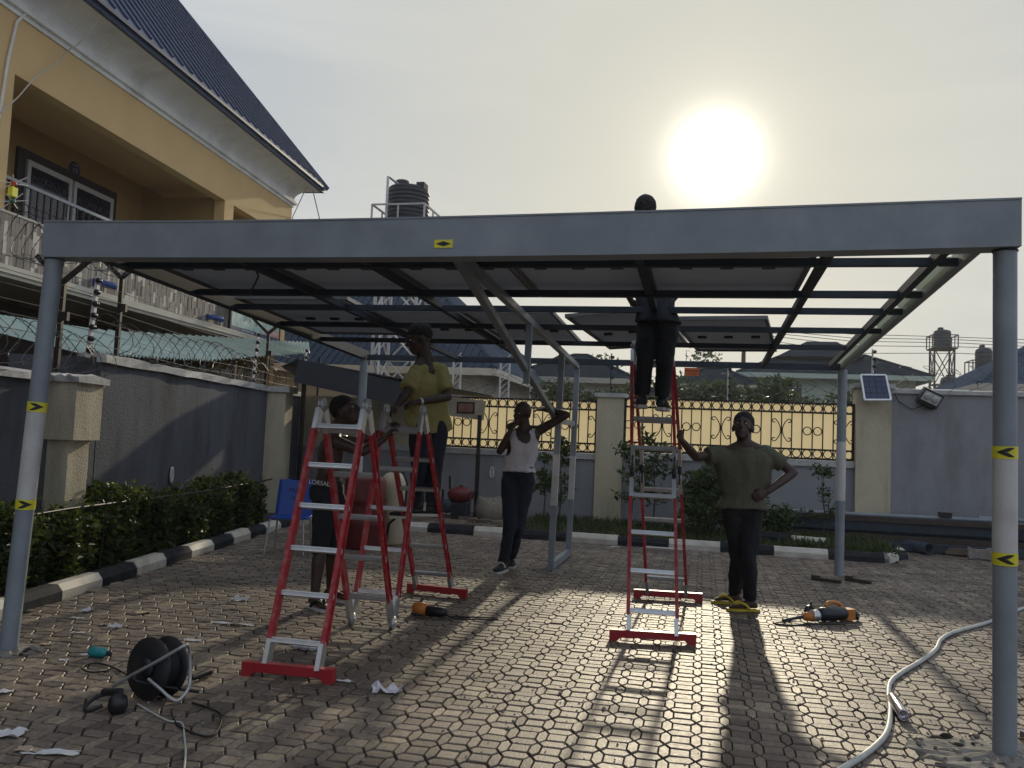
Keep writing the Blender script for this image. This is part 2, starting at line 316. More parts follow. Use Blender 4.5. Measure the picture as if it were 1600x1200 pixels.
class MB:
    def __init__(s): s.v = []; s.f = []; s.m = []; s.sm = []
    def add(s, vs, fs, mi=0, sm=False):
        o = len(s.v); s.v += [tuple(map(float, p)) for p in vs]
        for f in fs: s.f.append(tuple(o+i for i in f)); s.m.append(mi); s.sm.append(sm)
        return s
    def obox(s, c, ax, ay, az, mi=0):      # half-axis vectors
        c, ax, ay, az = map(np.array, (c, ax, ay, az))
        vs = [c+i*ax+j*ay+k*az for k in (-1, 1) for j in (-1, 1) for i in (-1, 1)]
        return s.add(vs, [(0, 2, 3, 1), (4, 5, 7, 6), (0, 1, 5, 4), (2, 6, 7, 3), (0, 4, 6, 2), (1, 3, 7, 5)], mi)
    def box(s, lo, hi, mi=0):
        lo, hi = np.array(lo, float), np.array(hi, float); c = (lo+hi)/2; h = (hi-lo)/2
        return s.obox(c, (h[0], 0, 0), (0, h[1], 0), (0, 0, h[2]), mi)
    def bar(s, p, q, w, h, hint=(0, 0, 1), mi=0):
        p, q = np.array(p, float), np.array(q, float); x, y, d = frame(q-p, hint)
        return s.obox((p+q)/2, x*w/2, y*h/2, (q-p)/2, mi)
    def tube(s, pts, r, n=8, mi=0, caps=True, closed=False, sm=True, hint=None):
        pts = [np.array(p, float) for p in pts]; k = len(pts)
        rs = [r]*k if np.isscalar(r) else list(r)
        o = len(s.v); px = None; vs = []
        for i, p in enumerate(pts):
            a = pts[(i-1) % k] if (closed or i > 0) else p
            b = pts[(i+1) % k] if (closed or i < k-1) else p
            d = unit(b-a)
            if px is None: x, y, _ = frame(d, hint if hint is not None else (0, 0, 1))
            else:
                x = unit(px-d*np.dot(px, d)); y = np.cross(d, x)
            px = x
            for j in range(n):
                t = 2*math.pi*j/n
                vs.append(p+rs[i]*(math.cos(t)*x+math.sin(t)*y))
        fs = []
        for i in range(k if closed else k-1):
            for j in range(n):
                a, b = i*n+j, i*n+(j+1) % n
                c, d = ((i+1) % k)*n+(j+1) % n, ((i+1) % k)*n+j
                fs.append((a, b, c, d))
        s.add(vs, fs, mi, sm)
        if caps and not closed:
            s.add(vs[:n], [tuple(range(n))[::-1]], mi); s.add(vs[-n:], [tuple(range(n))], mi)
        return s
    def loft(s, rings, mi=0, sm=True, caps=True):
        n = len(rings[0]); vs = [p for r in rings for p in r]; fs = []
        for i in range(len(rings)-1):
            for j in range(n):
                fs.append((i*n+j, i*n+(j+1) % n, (i+1)*n+(j+1) % n, (i+1)*n+j))
        s.add(vs, fs, mi, sm)
        if caps:
            s.add(rings[0], [tuple(range(n))[::-1]], mi, sm); s.add(rings[-1], [tuple(range(n))], mi, sm)
        return s
    def ell(s, c, ax, ay, az, nu=14, nv=9, mi=0):
        c, ax, ay, az = map(np.array, (c, ax, ay, az)); rings = []
        for i in range(1, nv):
            ph = math.pi*i/nv
            rings.append([c-az*math.cos(ph)+math.sin(ph)*(ax*math.cos(2*math.pi*j/nu)+ay*math.sin(2*math.pi*j/nu)) for j in range(nu)])
        s.loft(rings, mi, True, caps=False)
        o = len(s.v); s.v += [tuple(c-az), tuple(c+az)]
        base = o-(nv-1)*nu
        for j in range(nu):
            s.f.append((o, base+(j+1) % nu, base+j)); s.m.append(mi); s.sm.append(True)
            b2 = base+(nv-2)*nu
            s.f.append((o+1, b2+j, b2+(j+1) % nu)); s.m.append(mi); s.sm.append(True)
        return s
    def lathe(s, c, prof, n=20, axis=(0, 0, 1), mi=0, sm=True):
        x, y, d = frame(axis, (0, 1, 0)); c = np.array(c, float)
        rings = [[c+d*z+r*(x*math.cos(2*math.pi*j/n)+y*math.sin(2*math.pi*j/n)) for j in range(n)] for r, z in prof]
        return s.loft(rings, mi, sm)
    def poly(s, pts, ext, mi=0):           # closed prism from a planar polygon and an extrusion vector
        pts = [np.array(p, float) for p in pts]; n = len(pts); e = np.array(ext, float)
        vs = pts+[p+e for p in pts]
        fs = [tuple(range(n))[::-1], tuple(range(n, 2*n))]+[(i, (i+1) % n, n+(i+1) % n, n+i) for i in range(n)]
        return s.add(vs, fs, mi)
    def quad(s, a, b, c, d, mi=0): return s.add([a, b, c, d], [(0, 1, 2, 3)], mi)

def smooth(P, k=6):
    P = [np.array(p, float) for p in P]; o_ = []
    for i in range(len(P)-1):
        p0, p1, p2, p3 = P[max(i-1, 0)], P[i], P[i+1], P[min(i+2, len(P)-1)]
        for j in range(k):
            u = j/k; o_.append(.5*((2*p1)+(-p0+p2)*u+(2*p0-5*p1+4*p2-p3)*u*u+(-p0+3*p1-3*p2+p3)*u**3))
    return o_+[P[-1]]
ORG = {}
def setp(o, label=None, cat=None, group=None, kind=None):
    if label: o['label'] = label
    if cat: o['category'] = cat
    if group: o['group'] = group
    if kind: o['kind'] = kind
    return o
def thing(name, label, cat, loc, group=None):
    o = bpy.data.objects.new(name, None); col.objects.link(o)
    o.empty_display_size = 0.1
    o.location = tuple(float(q) for q in loc); ORG[o] = np.array(loc, float)
    return setp(o, label, cat, group)
def clean(me):
    bm = bmesh.new(); bm.from_mesh(me); bmesh.ops.recalc_face_normals(bm, faces=bm.faces); bm.to_mesh(me); bm.free()
def put(name, mb, mats, parent=None, label=None, cat=None, group=None, kind=None, loc=None, fix=True):
    me = bpy.data.meshes.new(name)
    a = np.array(mb.v, float)
    if parent is not None: o0 = ORG[parent]
    elif loc is not None: o0 = np.array(loc, float)
    else: o0 = np.array([a[:, 0].mean(), a[:, 1].mean(), a[:, 2].min()])
    me.from_pydata((a-o0).tolist(), [], mb.f)
    for m in (mats if isinstance(mats, (list, tuple)) else [mats]): me.materials.append(m)
    me.polygons.foreach_set('material_index', mb.m); me.polygons.foreach_set('use_smooth', mb.sm)
    if fix: clean(me)
    me.update()
    o = bpy.data.objects.new(name, me); col.objects.link(o)
    ORG[o] = o0
    if parent is not None: o.parent = parent
    else: o.location = tuple(o0)
    return setp(o, label, cat, group, kind)
def again(o, delta, parent, rot=None):     # copy of a part, same mesh, moved
    c = o.copy(); col.objects.link(c); c.parent = parent
    c.location = tuple(np.array(o.location)+np.array(delta, float))
    if rot is not None: c.rotation_euler = rot
    ORG[c] = ORG[o]
    return c
def text(s, size, pos, xdir, ydir, m, parent, name='lettering', ext=0.002, align='CENTER'):
    cu = bpy.data.curves.new(name, 'FONT'); cu.body = s; cu.size = size; cu.extrude = ext; cu.align_x = align; cu.align_y = 'CENTER'
    cu.materials.append(m)
    tmp = bpy.data.objects.new('tmp', cu); col.objects.link(tmp)
    me = bpy.data.meshes.new_from_object(tmp.evaluated_get(bpy.context.evaluated_depsgraph_get())); me.name = name
    bpy.data.objects.remove(tmp)
    o = bpy.data.objects.new(name, me); col.objects.link(o)
    x = unit(xdir); y = unit(np.array(ydir)-x*np.dot(x, ydir)); z = np.cross(x, y)
    p = np.array(pos, float)-(ORG[parent] if parent else 0)
    o.matrix_local = Matrix([[x[i], y[i], z[i], p[i]] for i in range(3)]+[[0, 0, 0, 1]])
    if parent: o.parent = parent
    return o
def leaves(name, P, size, m, parent=None, aspect=2.2, up=0.3, **kw):
    P = np.asarray(P, float); n = len(P)
    d = rng.normal(size=(n, 3)); d[:, 2] = d[:, 2]*0.6+up; d /= np.linalg.norm(d, axis=1)[:, None]
    s = np.cross(d, rng.normal(size=(n, 3))); s /= np.linalg.norm(s, axis=1)[:, None]+1e-9
    nn = np.cross(d, s)
    L = (size*(0.6+0.8*rng.random(n)))[:, None]; W = L/aspect/2
    a = P; b = P+d*L*0.5+s*W+nn*L*0.06; c = P+d*L-nn*L*0.12; e = P+d*L*0.5-s*W+nn*L*0.06
    mb = MB(); mb.v = np.stack([a, b, c, e], 1).reshape(-1, 3).tolist()
    mb.f = [(4*i, 4*i+1, 4*i+2, 4*i+3) for i in range(n)]; mb.m = [0]*n; mb.sm = [False]*n
    return put(name, mb, m, parent, fix=False, **kw)
def inball(n, c, r):
    d = rng.normal(size=(n, 3)); d /= np.linalg.norm(d, axis=1)[:, None]
    return np.array(c)+d*(rng.random(n)**(1/2.2))[:, None]*np.array(r)

# ------------------------------------------------------------------ ground, paving, kerbs
mb = MB(); mb.box((-700, -600, -0.6), (700, 900, -0.09)); put('ground', mb, M['earth'], kind='structure')
LW_A = -0.171
LD = V(math.sin(LW_A), math.cos(LW_A), 0); LN = V(math.cos(LW_A), -math.sin(LW_A), 0); LP = V(-3.45, 10.8, 0)
def lw(a, o=0.0, z=0.0): return LP+LD*a+LN*o+V(0, 0, z)      # along / out from / above the left wall
def kx(t): return -0.80-0.1785*(t-1.0)                        # left kerb face
TK = 8.1
mb = MB()
mb.poly([V(kx(-7), -7, -0.08), V(15, -7, -0.08), V(15, 10.75, -0.08), V(6.98, 10.75, -0.08), V(6.98, TK, -0.08), V(kx(TK), TK, -0.08)], (0, 0, 0.066))
pave = put('pavement', mb, M['joint'], kind='structure')
CX, CY = 0.1528, 0.1965
HW, RH = 0.0275, 0.053          # half hexagon width, half rectangle height
def shape(kind):
    w, q = CX/2, CY/2
    if kind == 0: p = [(-HW, -RH), (0, -q), (HW, -RH), (HW, RH), (0, q), (-HW, RH)]
    elif kind == 1: p = [(HW, -RH), (CX-HW, -RH), (CX-HW, RH), (HW, RH)]
    else: p = [(0, q), (HW, RH), (CX-HW, RH), (CX, q), (CX-HW, CY-RH), (HW, CY-RH)]
    return np.array(p)
def piece(kind, gap=0.0036, bev=0.0026, depth=0.03):
    p = shape(kind); c = p.mean(0); p = p-c; n = len(p)
    def inset(d):
        r = []
        for i in range(n):
            a, b, e = p[i-1], p[i], p[(i+1) % n]
            d1 = (b-a)/np.linalg.norm(b-a); d2 = (e-b)/np.linalg.norm(e-b)
            n1 = np.array([-d1[1], d1[0]]); n2 = np.array([-d2[1], d2[0]])
            k1, k2 = d*(0.85+1.15*abs(n1[1])), d*(0.85+1.15*abs(n2[1]))   # joints across the slope of view are worn wider
            r.append(b+np.linalg.solve(np.array([n1, n2]), np.array([k1, k2])) if abs(np.cross(n1, n2)) > .05 else b+n1*k1)
        return np.array(r)
    o, i2 = inset(gap), inset(gap+bev)
    v = [(*q, 0) for q in i2]+[(*q, -0.0045) for q in o]+[(*q, -depth) for q in o]
    f = [tuple(range(n))]+[(n+i, n+(i+1) % n, (i+1) % n, i) for i in range(n)]+[(2*n+i, 2*n+(i+1) % n, n+(i+1) % n, n+i) for i in range(n)]
    return np.array(v), f, c
PC = [piece(k) for k in range(3)]
X0, Y0 = 4.346, 0.395           # one hexagon's centre, read off the photo
ii, jj = np.meshgrid(np.arange(-42, 66), np.arange(-38, 54)); ii = ii.ravel(); jj = jj.ravel()
allp = []
for k in range(3):
    cx = X0+ii*CX+PC[k][2][0]; cy = Y0+jj*CY+PC[k][2][1]
    ok = (cx > kx(cy)+0.04) & (cx < 14) & (cy > -6.5) & (np.where(cx < 7.05, cy < TK-0.04, cy < 10.7))
    # the broken concrete round the feet of the two near posts
    ok &= ((cx-5.87)/0.42)**2+((cy-0.08)/0.27)**2 > 1
    allp.append(np.stack([cx[ok], cy[ok], np.full(ok.sum(), k)], 1))
allp = np.concatenate(allp)
d = np.stack([allp[:, 0], allp[:, 1], np.zeros(len(allp))], 1)-CAM
zc = d@FW; px = 800+F_PX*(d@RT)/np.maximum(zc, .01); py = 600-F_PX*(d@UP)/np.maximum(zc, .01)
area = np.where((zc > .3) & (px > 5) & (px < 1595) & (py > 0) & (py < 1194), 1/np.maximum(zc, .3)**3*np.array([1.0, 1.5, 1.6])[allp[:, 2].astype(int)], 0)
order = np.argsort(-area)
first = set(order[:300].tolist())
pm = []
for k in range(3):
    me = bpy.data.meshes.new('paver'); me.from_pydata(PC[k][0].tolist(), [], PC[k][1]); me.materials.append(M['paver']); pm.append(me)
for i in order[:300]:
    x, y, k = allp[i]
    o = bpy.data.objects.new('paver', pm[int(k)]); col.objects.link(o); o.parent = pave
    o.location = tuple(V(x, y, random.uniform(-0.002, 0.002))-ORG[pave])
    o.rotation_euler = (random.gauss(0, .008), random.gauss(0, .012), random.gauss(0, .008))
bv, bf, no = [], [], 0
rest = np.array([i for i in range(len(allp)) if i not in first])
for k in range(3):
    sel = rest[allp[rest, 2] == k]; v, f, _ = PC[k]; n = len(v)
    tilt = rng.normal(0, 0.015, (len(sel), 2)); dz = rng.normal(0, 0.0018, len(sel))
    w = v[None]+np.stack([allp[sel, 0], allp[sel, 1], dz], 1)[:, None]
    w[:, :, 2] += v[None, :, 0]*tilt[:, :1]+v[None, :, 1]*tilt[:, 1:]
    bv.append(w.reshape(-1, 3)); fl = []
    for q in range(len(sel)): fl += [tuple(no+q*n+i for i in g) for g in f]
    bf += fl; no += len(sel)*n
bv = np.concatenate(bv)-ORG[pave]
me = bpy.data.meshes.new('small_paving'); me.from_pydata(bv.tolist(), [], bf); me.materials.append(M['paver'])
o = bpy.data.objects.new('small_paving', me); col.objects.link(o); o.parent = pave; o['kind'] = 'stuff'

def kerb_run(pts, name, n_of, first_black=True, h=0.15, w=0.15, seglen=0.62):
    mb0 = MB(); P = [np.array(p, float) for p in pts]
    for a, b in zip(P[:-1], P[1:]): mb0.bar(a+V(0, 0, 0.015), b+V(0, 0, 0.015), w*0.7, 0.05)
    k = put(name, mb0, M['concrete'], kind='structure')
    tot = sum(np.linalg.norm(b-a) for a, b in zip(P[:-1], P[1:])); c = 0
    for a, b in zip(P[:-1], P[1:]):
        L = np.linalg.norm(b-a); n = max(1, round(L/seglen)); d = (b-a)/L; side = np.array([d[1], -d[0], 0])
        for i in range(n):
            s0, s1 = a+d*(L*i/n+0.006), a+d*(L*(i+1)/n-0.006)
            t1 = random.uniform(-.006, .006); t2 = random.uniform(-.006, .006); hh = h+random.uniform(-.008, .008)
            prof = [(-w/2, 0), (w/2, 0), (w/2+t1*0, hh*0.62), (w/2-0.045, hh), (-w/2+0.012, hh)]
            m0 = MB()
            r0 = [s0+side*(q[0]+t1)+V(0, 0, q[1]-0.03) for q in prof]; r1 = [s1+side*(q[0]+t2)+V(0, 0, q[1]-0.03) for q in prof]
            m0.loft([r0, r1], sm=False)
            put('kerb_stone', m0, M['kerb_black'] if (c % 2 == 0) == first_black else M['kerb_white'], k)
            c += 1
    return k
kerb_run([V(kx(t)-0.08, t, 0) for t in (-2.35, 8.02)], 'kerb', 1, False, seglen=0.66)
kerb_run([V(-2.05, TK+0.08, 0), V(6.86, TK+0.08, 0)], 'kerb', 1, False, h=0.16, seglen=0.72)
kerb_run([V(6.90, TK+0.22, 0), V(7.25, TK+0.75, 0), V(7.32, TK+1.5, 0)], 'kerb', 1, False, h=0.15, seglen=0.40)

# planting beds and the paved platform in the back corner
mb = MB(); mb.poly([lw(-14, .02, -.08), V(kx(-3)-.15, -3, -.08), V(kx(8)-.15, 8, -.08), V(kx(8.2)-.15, 10.7, -.08), lw(-.15, .02, -.08)], (0, 0, 0.14))
put('hedge_bed', mb, M['soil'], kind='structure')
mb = MB(); mb.poly([V(1.42, TK+.15, -.08), V(6.85, TK+.15, -.08), V(7.25, 9.9, -.08), V(7.0, 10.76, -.08), V(1.42, 10.76, -.08)], (0, 0, 0.17))
put('lawn_bed', mb, M['soil'], kind='structure')
mb = MB(); mb.poly([V(-2.28, TK+.15, -.08), V(1.40, TK+.15, -.08), V(1.40, 10.76, -.08), V(-3.2, 10.76, -.08)], (0, 0, 0.19))
plat = put('corner_platform', mb, M['concrete'], kind='structure')
k = None
for a in range(13):
    for b in range(11):
        c = V(-1.9+a*0.25+0.05*(b % 2), TK+.28+b*0.23, .112)
        if c[0] < -2.1-0.2*(c[1]-8) or random.random() < .1: continue
        if k is None:
            m0 = MB(); m0.poly([c+V(-.115, -.10, -.01), c+V(.115, -.10, -.01), c+V(.115, .10, -.01), c+V(-.115, .10, -.01)], (0, 0, .04))
            k = put('floor_slab', m0, M['paver'], plat); kc = c
        else: again(k, c-kc+V(0, 0, random.uniform(-.004, .004)), plat)

def blades(name, area, n, h, m, z=0.08):
    P = np.array([[rng.uniform(*area[0]), rng.uniform(*area[1]), z] for _ in range(n)])
    return leaves(name, P, h, m, None, 9, 1.6, kind='stuff')
blades('grass', ((1.45, 6.8), (TK+.2, 10.7)), 7000, 0.13, M['grass'])
blades('weeds', ((5.6, 7.1), (TK+.2, 9.9)), 2500, 0.16, M['grass'])

# ------------------------------------------------------------------ left boundary wall
def wall_thing(name, label, cat, loc): return thing(name, label, cat, loc)
w = thing('boundary_wall', 'long grey rendered wall with white coping behind the clipped hedge on the left', 'wall', lw(-4, -.1, 0))
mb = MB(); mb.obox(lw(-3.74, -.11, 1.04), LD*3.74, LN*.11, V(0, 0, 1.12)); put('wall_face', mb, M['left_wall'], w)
mb = MB()
n = 26
rg = []
for i in range(n+1):
    a = -7.50+7.5*i/n; j = lambda s: random.uniform(-s, s)
    rg.append([lw(a, -.27+j(.012), 2.16), lw(a, .055+j(.014), 2.16+j(.008)), lw(a, .06+j(.014), 2.245+j(.012)), lw(a, -.11, 2.275+j(.012)), lw(a, -.28, 2.245+j(.012))])
mb.loft(rg, sm=False); put('coping', mb, M['coping'], w)
mb = MB(); mb.obox(lw(-1.75, .165, 1.03), LD*.21, LN*.165, V(0, 0, 1.13)); put('pilaster', mb, M['cream_wall'], w)
mb = MB(); mb.obox(lw(-1.75, .2, 2.205), LD*.26, LN*.20, V(0, 0, .05)); put('pilaster_cap', mb, M['coping'], w)
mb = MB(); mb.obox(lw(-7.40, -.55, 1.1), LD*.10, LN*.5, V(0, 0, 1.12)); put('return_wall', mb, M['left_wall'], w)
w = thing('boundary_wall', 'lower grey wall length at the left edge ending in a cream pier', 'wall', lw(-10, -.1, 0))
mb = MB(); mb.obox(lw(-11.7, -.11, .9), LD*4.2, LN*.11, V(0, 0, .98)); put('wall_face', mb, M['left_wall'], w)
mb = MB(); rg = []
for i in range(31):
    a = -15.9+8.45*i/30
    rg.append([lw(a, -.27, 1.88), lw(a, .05+random.uniform(-.02, .02), 1.88), lw(a, .06+random.uniform(-.02, .02), 1.95+random.uniform(-.015, .015)), lw(a, -.11, 1.98), lw(a, -.27, 1.95)])
mb.loft(rg, sm=False); put('coping', mb, M['coping'], w)
pr = thing('gate_pier', 'cream pier with a wider square head and broken white cap behind the left front post', 'pier', lw(-7.2, .2, 0))
mb = MB(); mb.obox(lw(-8.20, .11, .60), LD*.19, LN*.11, V(0, 0, .72)); put('shaft', mb, M['cream_wall'], pr)
mb = MB(); mb.obox(lw(-8.20, .14, 1.60), LD*.25, LN*.155, V(0, 0, .29)); put('pier_head', mb, M['cream_wall'], pr)
mb = MB(); rg = []
for i in range(9):
    o_ = -.04+.38*i/8; j = lambda: random.uniform(-.015, .015)
    rg.append([lw(-8.49+j(), o_, 1.885), lw(-7.91+j(), o_, 1.885), lw(-7.89+j(), o_, 1.945+j()), lw(-8.20, o_, 1.975+j()), lw(-8.51+j(), o_, 1.95+j())])
mb.loft(rg, sm=False); put('pier_cap', mb, M['coping'], pr)

# little white ring fixed to the wall
def wall_ring(c, nrm, label):
    t = thing('wall_fitting', label, 'wall fitting', c, 'oval white wall fittings')
    x = unit(np.cross(V(0, 0, 1), nrm)); pts = [np.array(c)+x*.035*math.cos(a)+V(0, 0, .10*math.sin(a))+np.array(nrm)*.03 for a in np.linspace(0, 2*math.pi, 15)[:-1]]
    mb = MB(); mb.tube(pts, .014, 6, closed=True); put('ring', mb, M['white_frame'], t)
    mb = MB(); mb.ell(np.array(c)+np.array(nrm)*.015, x*.03, np.array(nrm)*.012, V(0, 0, .09), 10, 6); put('cover', mb, M['lamp_glass'], t)
wall_ring(PL(265, 742, LP, LN), LN, 'oval white fitting low on the grey wall above the hedge')
wall_ring(T(769, 738, 10.79), V(0, -1, 0), 'oval white fitting on the grey wall beside the rubble sack')

# posts and wires above the left wall
def arm_post(a, zt, label, arms=True):
    t = thing('wire_post', label, 'fence post', lw(a, -.11, 2.2), 'steel posts carrying razor wire')
    mb = MB(); mb.bar(lw(a, -.11, 2.0), lw(a+.02, -.11, zt), .045, .045, LD); put('post', mb, M['black_iron'], t)
    if arms:
        for s in (-1, 1):
            mb = MB(); mb.bar(lw(a, -.11, zt-.02), lw(a, -.11+s*.30, zt+.25), .05, .03, LD); put('arm', mb, M['black_iron'], t)
    mb = MB(); mb.bar(lw(a, -.07, zt-.42), lw(a, -.07, zt-.33), .09, .05, LD); put('clamp', mb, M['black_iron'], t)
arm_post(-8.15, 2.95, 'black Y-armed post rising over the cream pier by the left front post')
arm_post(-6.98, 3.22, 'black post with short arms between the white insulator post and the tiled balcony')
arm_post(-1.78, 3.22, 'black post in front of the green billboard')
arm_post(1.6, 3.1, 'short black post above the dark canopy board', False)
def insul_post(p, h, lean, label, n=7, m='white_post', r=.028):
    p = np.array(p, float); q = p+V(0, 0, h)+np.array(lean)
    t = thing('insulator_post', label, 'electric fence post', p, 'electric fence posts with black insulators')
    mb = MB(); mb.bar(p, q, r*2, r*1.2, LN); put('post', mb, M[m], t)
    k = None
    for i in range(n):
        f = (i+.6)/n; c = p+(q-p)*f+V(.02, -.02, 0)
        if k is None:
            mb = MB(); mb.lathe(c+V(0, .03, 0), [(.008, 0), (.032, .005), (.032, .02), (.018, .03), (.03, .04), (.03, .055), (.01, .06)], 9, (0.25, -1, 0)); k = put('insulator', mb, M['black_plastic'], t); kc = c
        else: again(k, c-kc, t)
insul_post(lw(-7.58, -.11, 2.2), .92, LD*.10, 'white post with black insulators standing at the step in the left wall')
insul_post(lw(-2.42, -.11, 2.24), .92, LD*.12, 'white post with black insulators in front of the billboard')
insul_post(lw(.12, .0, 2.2), .95, V(.03, 0, 0), 'white insulator post beside the lattice tower, behind the dark canopy board')

def coil(name, label, a, b, r, pitch, axis2=None, tilt=0.0, rw=.0045):
    a, b = np.array(a, float), np.array(b, float); x, y, d = frame(b-a)
    L = np.linalg.norm(b-a); turns = L/pitch; n = int(turns*18); pts = []; bar = MB()
    for i in range(n+1):
        f = i/n; th = 2*math.pi*turns*f; rr = r*(1+.10*math.sin(3.1*f*turns)+.06*math.sin(7.3*f*turns))
        p = a+(b-a)*f+x*rr*math.cos(th)+y*rr*math.sin(th)+d*pitch*.55*math.sin(2*th+.6)+V(0, 0, -.04*math.sin(f*9))
        pts.append(p)
        if i % 3 == 0 and i > 0:
            tg = unit(p-pts[-2]); s = unit(np.cross(tg, p-a-(b-a)*f+V(.01, .02, .03))); u2 = np.cross(tg, s)
            for e in (s, u2):
                w = .006
                bar.add([p-tg*.03+e*.022, p-tg*.006-e*.004, p+tg*.006+e*.004, p+tg*.006-e*.004, p+tg*.03-e*.022], [(0, 1, 2), (1, 3, 2), (3, 4, 2)])
    t = thing(name, label, 'razor wire', (a+b)/2)
    mb = MB(); mb.tube(pts, rw, 4, sm=False); put('coil', mb, M['wire'], t, fix=False)
    put('barbs', bar, M['wire'], t, kind='stuff', fix=False)
coil('razor_wire', 'slack coil of razor wire along the top of the long left wall', lw(-7.3, -.1, 2.50), lw(-1.2, -.1, 2.50), .21, .26)
coil('razor_wire', 'tangled razor wire coil above the low wall at the left edge', lw(-11, -.1, 2.20), lw(-7.4, -.1, 2.25), .22, .24)
coil('razor_wire', 'dense razor wire slung between the high Y-armed posts under the left roof corner', lw(-8.9, -.1, 3.24), lw(-6.9, -.1, 3.46), .19, .16)
t = thing('electric_wires', 'thin parallel electric fence wires strung above the left wall', 'fence wires', lw(-5, -.1, 2.3))
for z in (2.36, 2.50, 2.63, 2.77, 2.90, 3.03):
    mb = MB(); mb.tube(smooth([lw(-13, -.09, z+.02), lw(-10, -.09, z-.03), lw(-7.52, -.09, z), lw(-5, -.09, z-.035), lw(-2.35, -.09, z), lw(-1.1, -.09, z-.02), lw(.15, .0, z)], 5), .0035, 4, sm=False); put('strand', mb, M['wire'], t)

# ------------------------------------------------------------------ back boundary wall with grilles
TW = 10.8
w = thing('boundary_wall', 'low grey back wall under the yellow-backed iron grilles', 'wall', V(2, TW, 0))
mb = MB(); mb.box((-3.5, TW, -.1), (2.449, TW+.2, 1.20)); mb.box((2.931, TW+.003, -.1), (6.879, TW+.2, 1.26)); put('wall_face', mb, M['grey_wall'], w)
mb = MB(); mb.box((-3.4, TW-.04, 1.20), (2.449, TW+.24, 1.305)); mb.box((2.931, TW-.04, 1.26), (6.879, TW+.24, 1.365)); put('coping', mb, M['coping'], w)
mb = MB(); mb.box((-3.55, TW+.02, 1.2), (-.75, TW+.18, 2.2)); put('wall_panel', mb, M['cream_wall'], w)
def pier(x0, x1, z, label):
    t = thing('wall_pier', label, 'pier', V((x0+x1)/2, TW, 0))
    mb = MB(); mb.box((x0, TW-.10, -.1), (x1, TW+.28, z)); put('shaft', mb, M['cream_wall'], t)
    mb = MB(); mb.box((x0-.05, TW-.15, z), (x1+.05, TW+.33, z+.075)); put('pier_cap', mb, M['coping'], t)
pier(2.45, 2.93, 2.34, 'cream pier with a flat cap between the two iron grilles')
pier(6.88, 7.44, 2.63, 'cream pier carrying a small solar panel at the right end of the grille')
w = thing('boundary_wall', 'plain grey wall with white coping at the right, behind the stacked steel', 'wall', V(10, TW, 0))
mb = MB(); mb.box((7.44, TW+.02, -.1), (15.5, TW+.22, 2.56)); put('wall_face', mb, M['grey_wall'], w)
mb = MB(); rg = []
for i in range(25):
    x = 7.445+8.05*i/24; j = lambda: random.uniform(-.008, .008)
    rg.append([V(x, TW+.26, 2.56), V(x, TW-.03+j(), 2.56), V(x, TW-.03+j(), 2.63+j()), V(x, TW+.12, 2.655+j()), V(x, TW+.26, 2.63)])
mb.loft(rg, sm=False); put('coping', mb, M['coping'], w)

